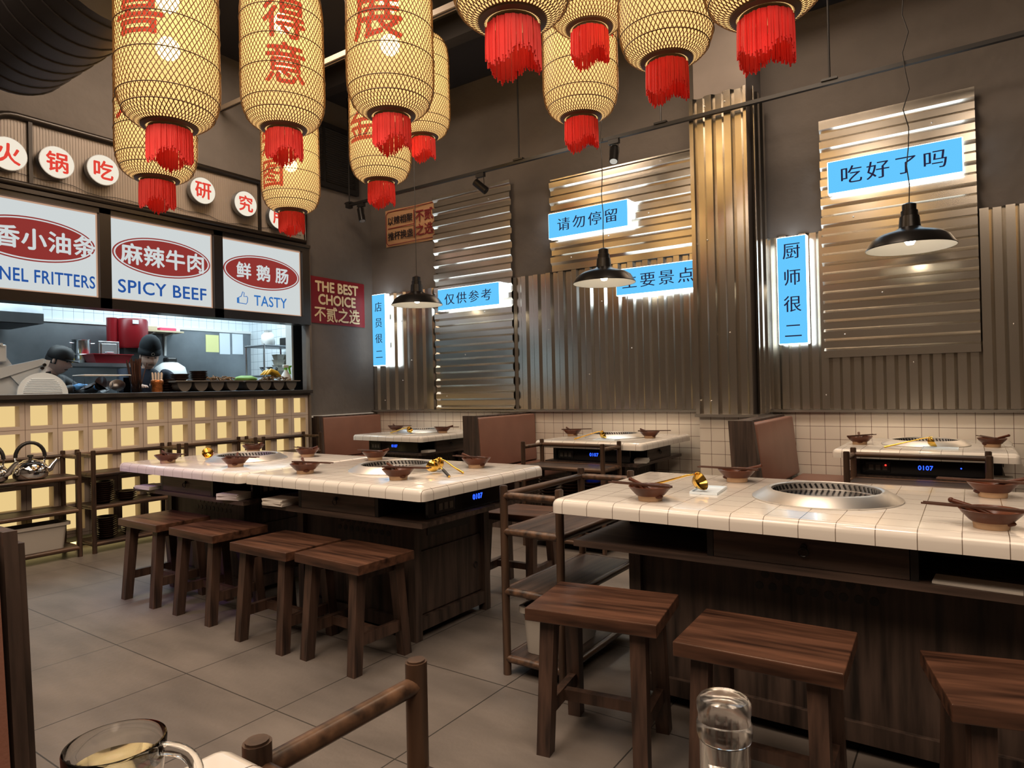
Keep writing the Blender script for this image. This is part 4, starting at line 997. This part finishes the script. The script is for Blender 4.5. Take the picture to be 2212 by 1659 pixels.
def head(parent, c, pitch, hat, yawd=0):
    """face looks along +x before yaw, tilted down by pitch; built as one mesh with features"""
    b = NB(); sphere(b, (0, 0, 0), .1, .95, .78, 1.2, 32)
    for v in b.verts:
        x, y, z = v.co
        if z < -.03: v.co.y *= 1-.25*min(1, (-z-.03)/.08)
        if z < -.03 and x < 0: v.co.x *= .8
        if x > .05:
            if abs(y) > .015 and -.005 < z < .03: v.co.x -= .008           # eye sockets
            if abs(y) < .016 and -.03 < z < .02: v.co.x += .012+(.012 if z < .0 else 0)  # nose
    for s in (-1, 1): sphere(b, (0, s*.078, 0), .022, .7, .35, 1.2, 8)
    R_ = Matrix.Rotation(yawd, 3, 'Z') @ Matrix.Rotation(pitch, 3, 'Y'); C_ = Vector(c)
    def put(bm): 
        for v in bm.verts: v.co = C_+R_ @ v.co
        return bm
    obj('head', put(b), 'skin', parent, 70)
    b = NB()
    for s in (-1, 1):
        sphere(b, (.083, s*.03, .014), .008, .6, 1.4, .6, 8); bx(b, .088, .092, s*.03-.016, s*.03+.016, .034, .04)
    tube(b, [(.078, -.024, -.058), (.088, 0, -.055), (.078, .024, -.058)], .004, 6); obj('facial_features', put(b), 'hair', parent)
    b = NB(); sphere(b, (-.008, 0, .01), .104, 1, .8, 1.15, 20); bmesh.ops.delete(b, geom=[v for v in b.verts if v.co.x > .03 and v.co.z < .07 or v.co.z < -.06], context='VERTS'); obj('hair', put(b), 'hair', parent, 70)
    b = NB()
    if hat == 'beanie':
        lathe(b, [(.1, .03), (.109, .034), (.112, .05), (.111, .078), (.103, .086), (.107, .1), (.103, .135), (.085, .18), (.05, .212), (.02, .222), (0, .223)], 28)
        for v in b.verts: v.co.y *= .88
        o = obj('beanie', put(b), 'knit', parent, 60)
        b = NB(); lathe(b, [(.012, 0), (.015, .0005), (.015, .002), (.012, .002)], 16)
        for v in b.verts: v.co = Vector((.112+v.co.z, v.co.x, .057+v.co.y))
        obj('round_patch', put(b), 'white', o)
    else:
        lathe(b, [(.1, .02), (.104, .03), (.104, .06), (.092, .1), (.06, .13), (0, .14)], 24)
        for v in b.verts: v.co.y *= .88
        prism(b, [(.08, -.06), (.13, -.05), (.16, 0), (.13, .05), (.08, .06)], 'z', .026, .034); obj('cap', put(b), 'hair', parent, 60)
def cook(label, loc, rz, hat, lean, hand_r, hand_l, pitch):
    o = thing('person', label, 'person', loc, rz)
    S = Vector((lean, 0, 1.35)); hip = (0, 0, .93); neck = (lean*1.15, 0, 1.42); hd = (lean*1.15+.07, 0, 1.535)
    sh = [(lean, s*.19, 1.36) for s in (1, -1)]
    hands = [hand_l, hand_r]
    ch = [[((0, 0, .93), (.13, .17)), ((lean*.5, 0, 1.15), (.12, .17)), ((lean, 0, 1.36), (.09, .1)), (neck, (.055, .055))]]
    for s, a, h in ((1, sh[0], hands[0]), (-1, sh[1], hands[1])):
        e = ((a[0]+h[0])/2+.0, (a[1]+h[1])/2+s*.09, (a[2]+h[2])/2-.1)
        ch.append([((lean, 0, 1.36), (.09, .1)), (a, .07), (e, .05), (tuple(Vector(e).lerp(Vector(h), .85)), .038)])
        ch.append([((0, 0, .93), (.13, .17)), ((0, s*.1, .88), .095), ((.02, s*.11, .48), .065), ((0, s*.11, .1), .045), ((.1, s*.11, .045), .04)])
    skin_body('body', ch, 'rubber' if hat == 'cap' else 'navy', o)
    b = NB(); cyl(b, (neck[0]-.02, 0, 1.38), (hd[0]-.02, 0, 1.5), .05, .05, 14); obj('neck', b, 'skin', o, 60)
    for s, a, h in ((1, sh[0], hands[0]), (-1, sh[1], hands[1])):
        e = Vector(((a[0]+h[0])/2, (a[1]+h[1])/2+s*.09, (a[2]+h[2])/2-.1)); d = (Vector(h)-e).normalized(); H0 = Vector(h)-d*.03; side_ = d.cross(Vector((0, 0, 1))).normalized()
        cc = [[(tuple(H0-d*.03), .026), (tuple(H0), .03), (tuple(H0+d*.04), .03)]]
        for k in range(4):
            p0 = H0+d*.045+side_*(k-1.5)*.018; L_ = (.06, .07, .065, .05)[k]
            cc.append([(tuple(H0+d*.04), .03), (tuple(p0), .01), (tuple(p0+d*L_*.6-Vector((0, 0, .012))), .009), (tuple(p0+d*L_*.8-Vector((0, 0, .035))), .0075)])
        p0 = H0+side_*s*-.03; cc.append([(tuple(H0), .03), (tuple(p0+d*.02), .011), (tuple(p0+d*.055-Vector((0, 0, .012))), .009)])
        skin_body('hand', cc, 'blueglove' if hat == 'cap' else 'skin', o, 1)
    head(o, hd, pitch, hat)
cook('cook in a black cap bent over behind the slicer', (-6.72, 2.44, -.055), math.radians(40), 'cap', .1, (.42, -.12, 1.31), (.45, .12, 1.31), .3)
cook('smiling cook in a dark knitted beanie looking down behind the counter', (-6.7, 3.36, -.0), math.radians(-12), 'beanie', .06, (.36, -.14, 1.25), (.36, .12, 1.25), .32)

# ------------------------------------------------------------------ lanterns
LP = [(.078, .0), (.12, .012), (.15, .036), (.169, .075), (.178, .12), (.18, .16), (.178, .35), (.177, .52), (.17, .58), (.15, .625), (.115, .65), (.08, .66)]
def prof_at(t):
    L_ = [0]
    for a, b in zip(LP, LP[1:]): L_.append(L_[-1]+math.hypot(b[0]-a[0], b[1]-a[1]))
    s = t*L_[-1]
    for i in range(len(LP)-1):
        if s <= L_[i+1]+1e-9:
            k = (s-L_[i])/(L_[i+1]-L_[i]); return (LP[i][0]+(LP[i+1][0]-LP[i][0])*k, LP[i][1]+(LP[i+1][1]-LP[i][1])*k)
    return LP[-1]
def make_lantern():
    t = thing('bamboo_lantern', 'x', 'lantern')
    b = NB(); lathe(b, [(max(.05, r-.006), z) for r, z in LP], 48); obj('paper_shade', b, 'lanternpaper', t, 60)
    b = NB(); n = 62; m = 44; hw = .0014
    pr = [prof_at(i/m) for i in range(m+1)]
    for dr in (-1, 1):
        for k in range(n):
            R = []
            for i, (r, z) in enumerate(pr):
                a = 2*PI*k/n+dr*2.5*(i/m); rr = r+.0012*dr
                da = hw/rr*1.25
                R.append([b.verts.new((q*math.cos(a+e), q*math.sin(a+e), z)) for q, e in ((rr-.0006, -da), (rr-.0006, da), (rr+.0006, da), (rr+.0006, -da))])
            for A, B_ in zip(R, R[1:]):
                for j in range(4): b.faces.new((A[j], A[(j+1) % 4], B_[(j+1) % 4], B_[j]))
    obj('bamboo_weave', b, 'bamboo', t)
    for z in (.05, .1, .225, .35, .475, .585):
        r = min((LP[i][0]+(LP[i+1][0]-LP[i][0])*(z-LP[i][1])/(LP[i+1][1]-LP[i][1])) for i in range(len(LP)-1) if LP[i][1] <= z <= LP[i+1][1])
        b = NB(); tube(b, [((r+.0025)*math.cos(2*PI*i/48), (r+.0025)*math.sin(2*PI*i/48), z) for i in range(48)], .002, 6, True); obj('hoop', b, 'bamboodark', t, 60)
    b = NB(); lathe(b, [(.082, -.004), (.098, .002), (.1, .008), (.082, .006)], 40, True); lathe(b, [(.066, -.02), (.072, -.02), (.074, .006), (.067, .006)], 40, True); obj('bottom_ring', b, 'bamboodark', t, 40)
    b = NB(); lathe(b, [(.07, .655), (.085, .655), (.085, .67), (.07, .67)], 32, True); obj('top_ring', b, 'bamboodark', t, 40)
    b = NB(); rr = random.Random(3)
    for k in range(240):
        a = 2*PI*k/240+rr.uniform(-.02, .02); r = .074+rr.uniform(-.004, .004); L_ = .105+.02*math.sin(a*3)+rr.uniform(-.012, .012)
        a2 = a+rr.uniform(-.03, .03)
        tube(b, [(r*math.cos(a), r*math.sin(a), -.012), (r*1.02*math.cos((a+a2)/2), r*1.02*math.sin((a+a2)/2), -.06), ((r+.002)*math.cos(a2), (r+.002)*math.sin(a2), -.012-L_)], .0025, 4)
    obj('fringe', b, 'redthread', t)
    b = NB(); sphere(b, (0, 0, .3), .042, n=12); sphere(b, (0, 0, .48), .042, n=12); obj('bulb', b, 'bulb', t, 60)
    b = NB(); cyl(b, (0, 0, .3), (0, 0, .66), .004, n=6); bx(b, -.08, .08, -.004, .004, .66, .668); obj('bulb_holder', b, 'black', t)
    return t
def lantern_text(o, s, ang, z, size):
    b = text_bm(s, size, .018, 0, 1, 1.05, .0006)
    xs = [v.co.x for v in b.verts]; x = min(xs)
    while x < max(xs):
        bmesh.ops.bisect_plane(b, geom=b.verts[:]+b.edges[:]+b.faces[:], plane_co=(x, 0, 0), plane_no=(1, 0, 0)); x += .012
    for v in b.verts:
        a = ang+v.co.x/.175; zz = z+v.co.y
        r = .1755+v.co.z
        if zz < .12: r = .174
        v.co = Vector((r*math.cos(a), r*math.sin(a), zz))
    obj('lettering', b, 'lanternink', o)
LN = [ # label, x, y, z-bottom, character(s), angle offset from the view direction in degrees, text z
    ('large bamboo lantern at top left, partly hiding another', -2.458, 1.338, 2.155, '喜', -34, .36, .2),
    ('bamboo lantern half hidden behind the large one at top left,', -3.215, 1.685, 2.19, '天', -38, .33, .2),
    ('large bamboo lantern, second from the left', -2.504, 1.882, 2.325, '得\n意', 3, .32, .185),
    ('small low bamboo lantern, hanging right of the round signs', -3.544, 2.708, 2.305, '宏\n图', -42, .3, .185),
    ('large bamboo lantern, third from the left', -1.961, 2.005, 2.29, '展', -18, .34, .22),
    ('lower bamboo lantern, left of the orange poster', -2.837, 2.804, 2.38, '金', -40, .29, .2),
    ('plain bamboo lantern tucked behind the third large lantern from the left', -2.90, 3.25, 2.79, None, 0, 0, 0),
    ('bamboo lantern at top centre right', -1.515, 2.831, 2.435, '开', 38, .34, .17),
    ('large bamboo lantern at top right beside the big red fringe', -.935, 2.447, 2.385, None, 0, 0, 0),
    ('biggest lantern base cut by the top edge, near the middle', -1.066, 1.589, 2.2, None, 0, 0, 0),
    ('lantern base cut by the top edge, tucked behind the biggest one', -1.30, 2.52, 2.66, None, 0, 0, 0),
    ('big lantern base cut by the top edge at right, with ragged fringe', -.476, 2.04, 2.225, None, 0, 0, 0)]
L0 = make_lantern()
KL = 1.28
for i, (lab, x, y, z, s, ang, tz, size) in enumerate(LN):
    o = L0 if i == 0 else None
    if o is None:
        o = L0.copy(); COL.objects.link(o)
        for ch in L0.children:
            if ch.name.startswith(('lettering', 'cord')): continue
            c = ch.copy(); COL.objects.link(c); c.parent = o
    z = 1.15+(z-1.15)*KL
    o.location = (x*KL, y*KL, z); o.rotation_euler = (0, 0, 0); o.scale = (KL, KL, KL)
    tag(o, lab, 'lantern', 'hanging bamboo lanterns')
    b = NB(); cyl(b, (0, 0, .66), (0, 0, (ZC-z)/KL), .004, n=6); obj('cord', b, 'black', o)
    if s: lantern_text(o, s, math.atan2(-y, -x)+math.radians(ang), tz, size)

# ------------------------------------------------------------------ foreground glassware
o = thing('glass_mug', 'clear glass mug of pale tea at bottom left', 'mug', (-.6575, .2965, .7455))
b = NB(); lathe(b, [(0, 0), (.029, 0), (.032, .004), (.042, .072), (.0428, .085), (.042, .0875), (.0406, .0875), (.0398, .084), (.0394, .072), (.0295, .008), (0, .006)], 64); obj('cup', b, 'glass', o, 50)
b = NB(); lathe(b, [(0, .0065), (.0292, .0085), (.0382, .066), (0, .066)], 48); obj('tea', b, 'tea', o, 50)
b = NB(); a0 = math.radians(40); ca, sa = math.cos(a0), math.sin(a0)
P = [(.038+.034*math.sin(PI*k/16)**.8, .053+.025*math.cos(PI*k/16)) for k in range(17)]; tube(b, [(r*ca, r*sa, z) for r, z in P], .0062, 14); obj('handle', b, 'glass', o, 60)
o = thing('glass_bottle', 'clear glass bottle with round stopper at bottom right', 'bottle', (-.122, .385, .7455))
b = NB(); lathe(b, [(0, 0), (.026, 0), (.028, .006), (.028, .05), (.02, .075), (.0142, .09), (.0142, .2), (.0122, .2), (.0122, .09), (.018, .074), (.0255, .05), (.0255, .008), (0, .006)], 44); obj('bottle_body', b, 'glass', o, 50)
b = NB(); lathe(b, [(0, .182), (.009, .183), (.011, .192), (.0118, .2005), (.0148, .2008), (.0156, .204), (.0156, .209), (.0146, .211), (.0146, .2145), (.0152, .2165), (.0152, .221), (.0135, .2235), (.008, .2225), (0, .2215)], 40); obj('stopper', b, 'frost', o, 50)
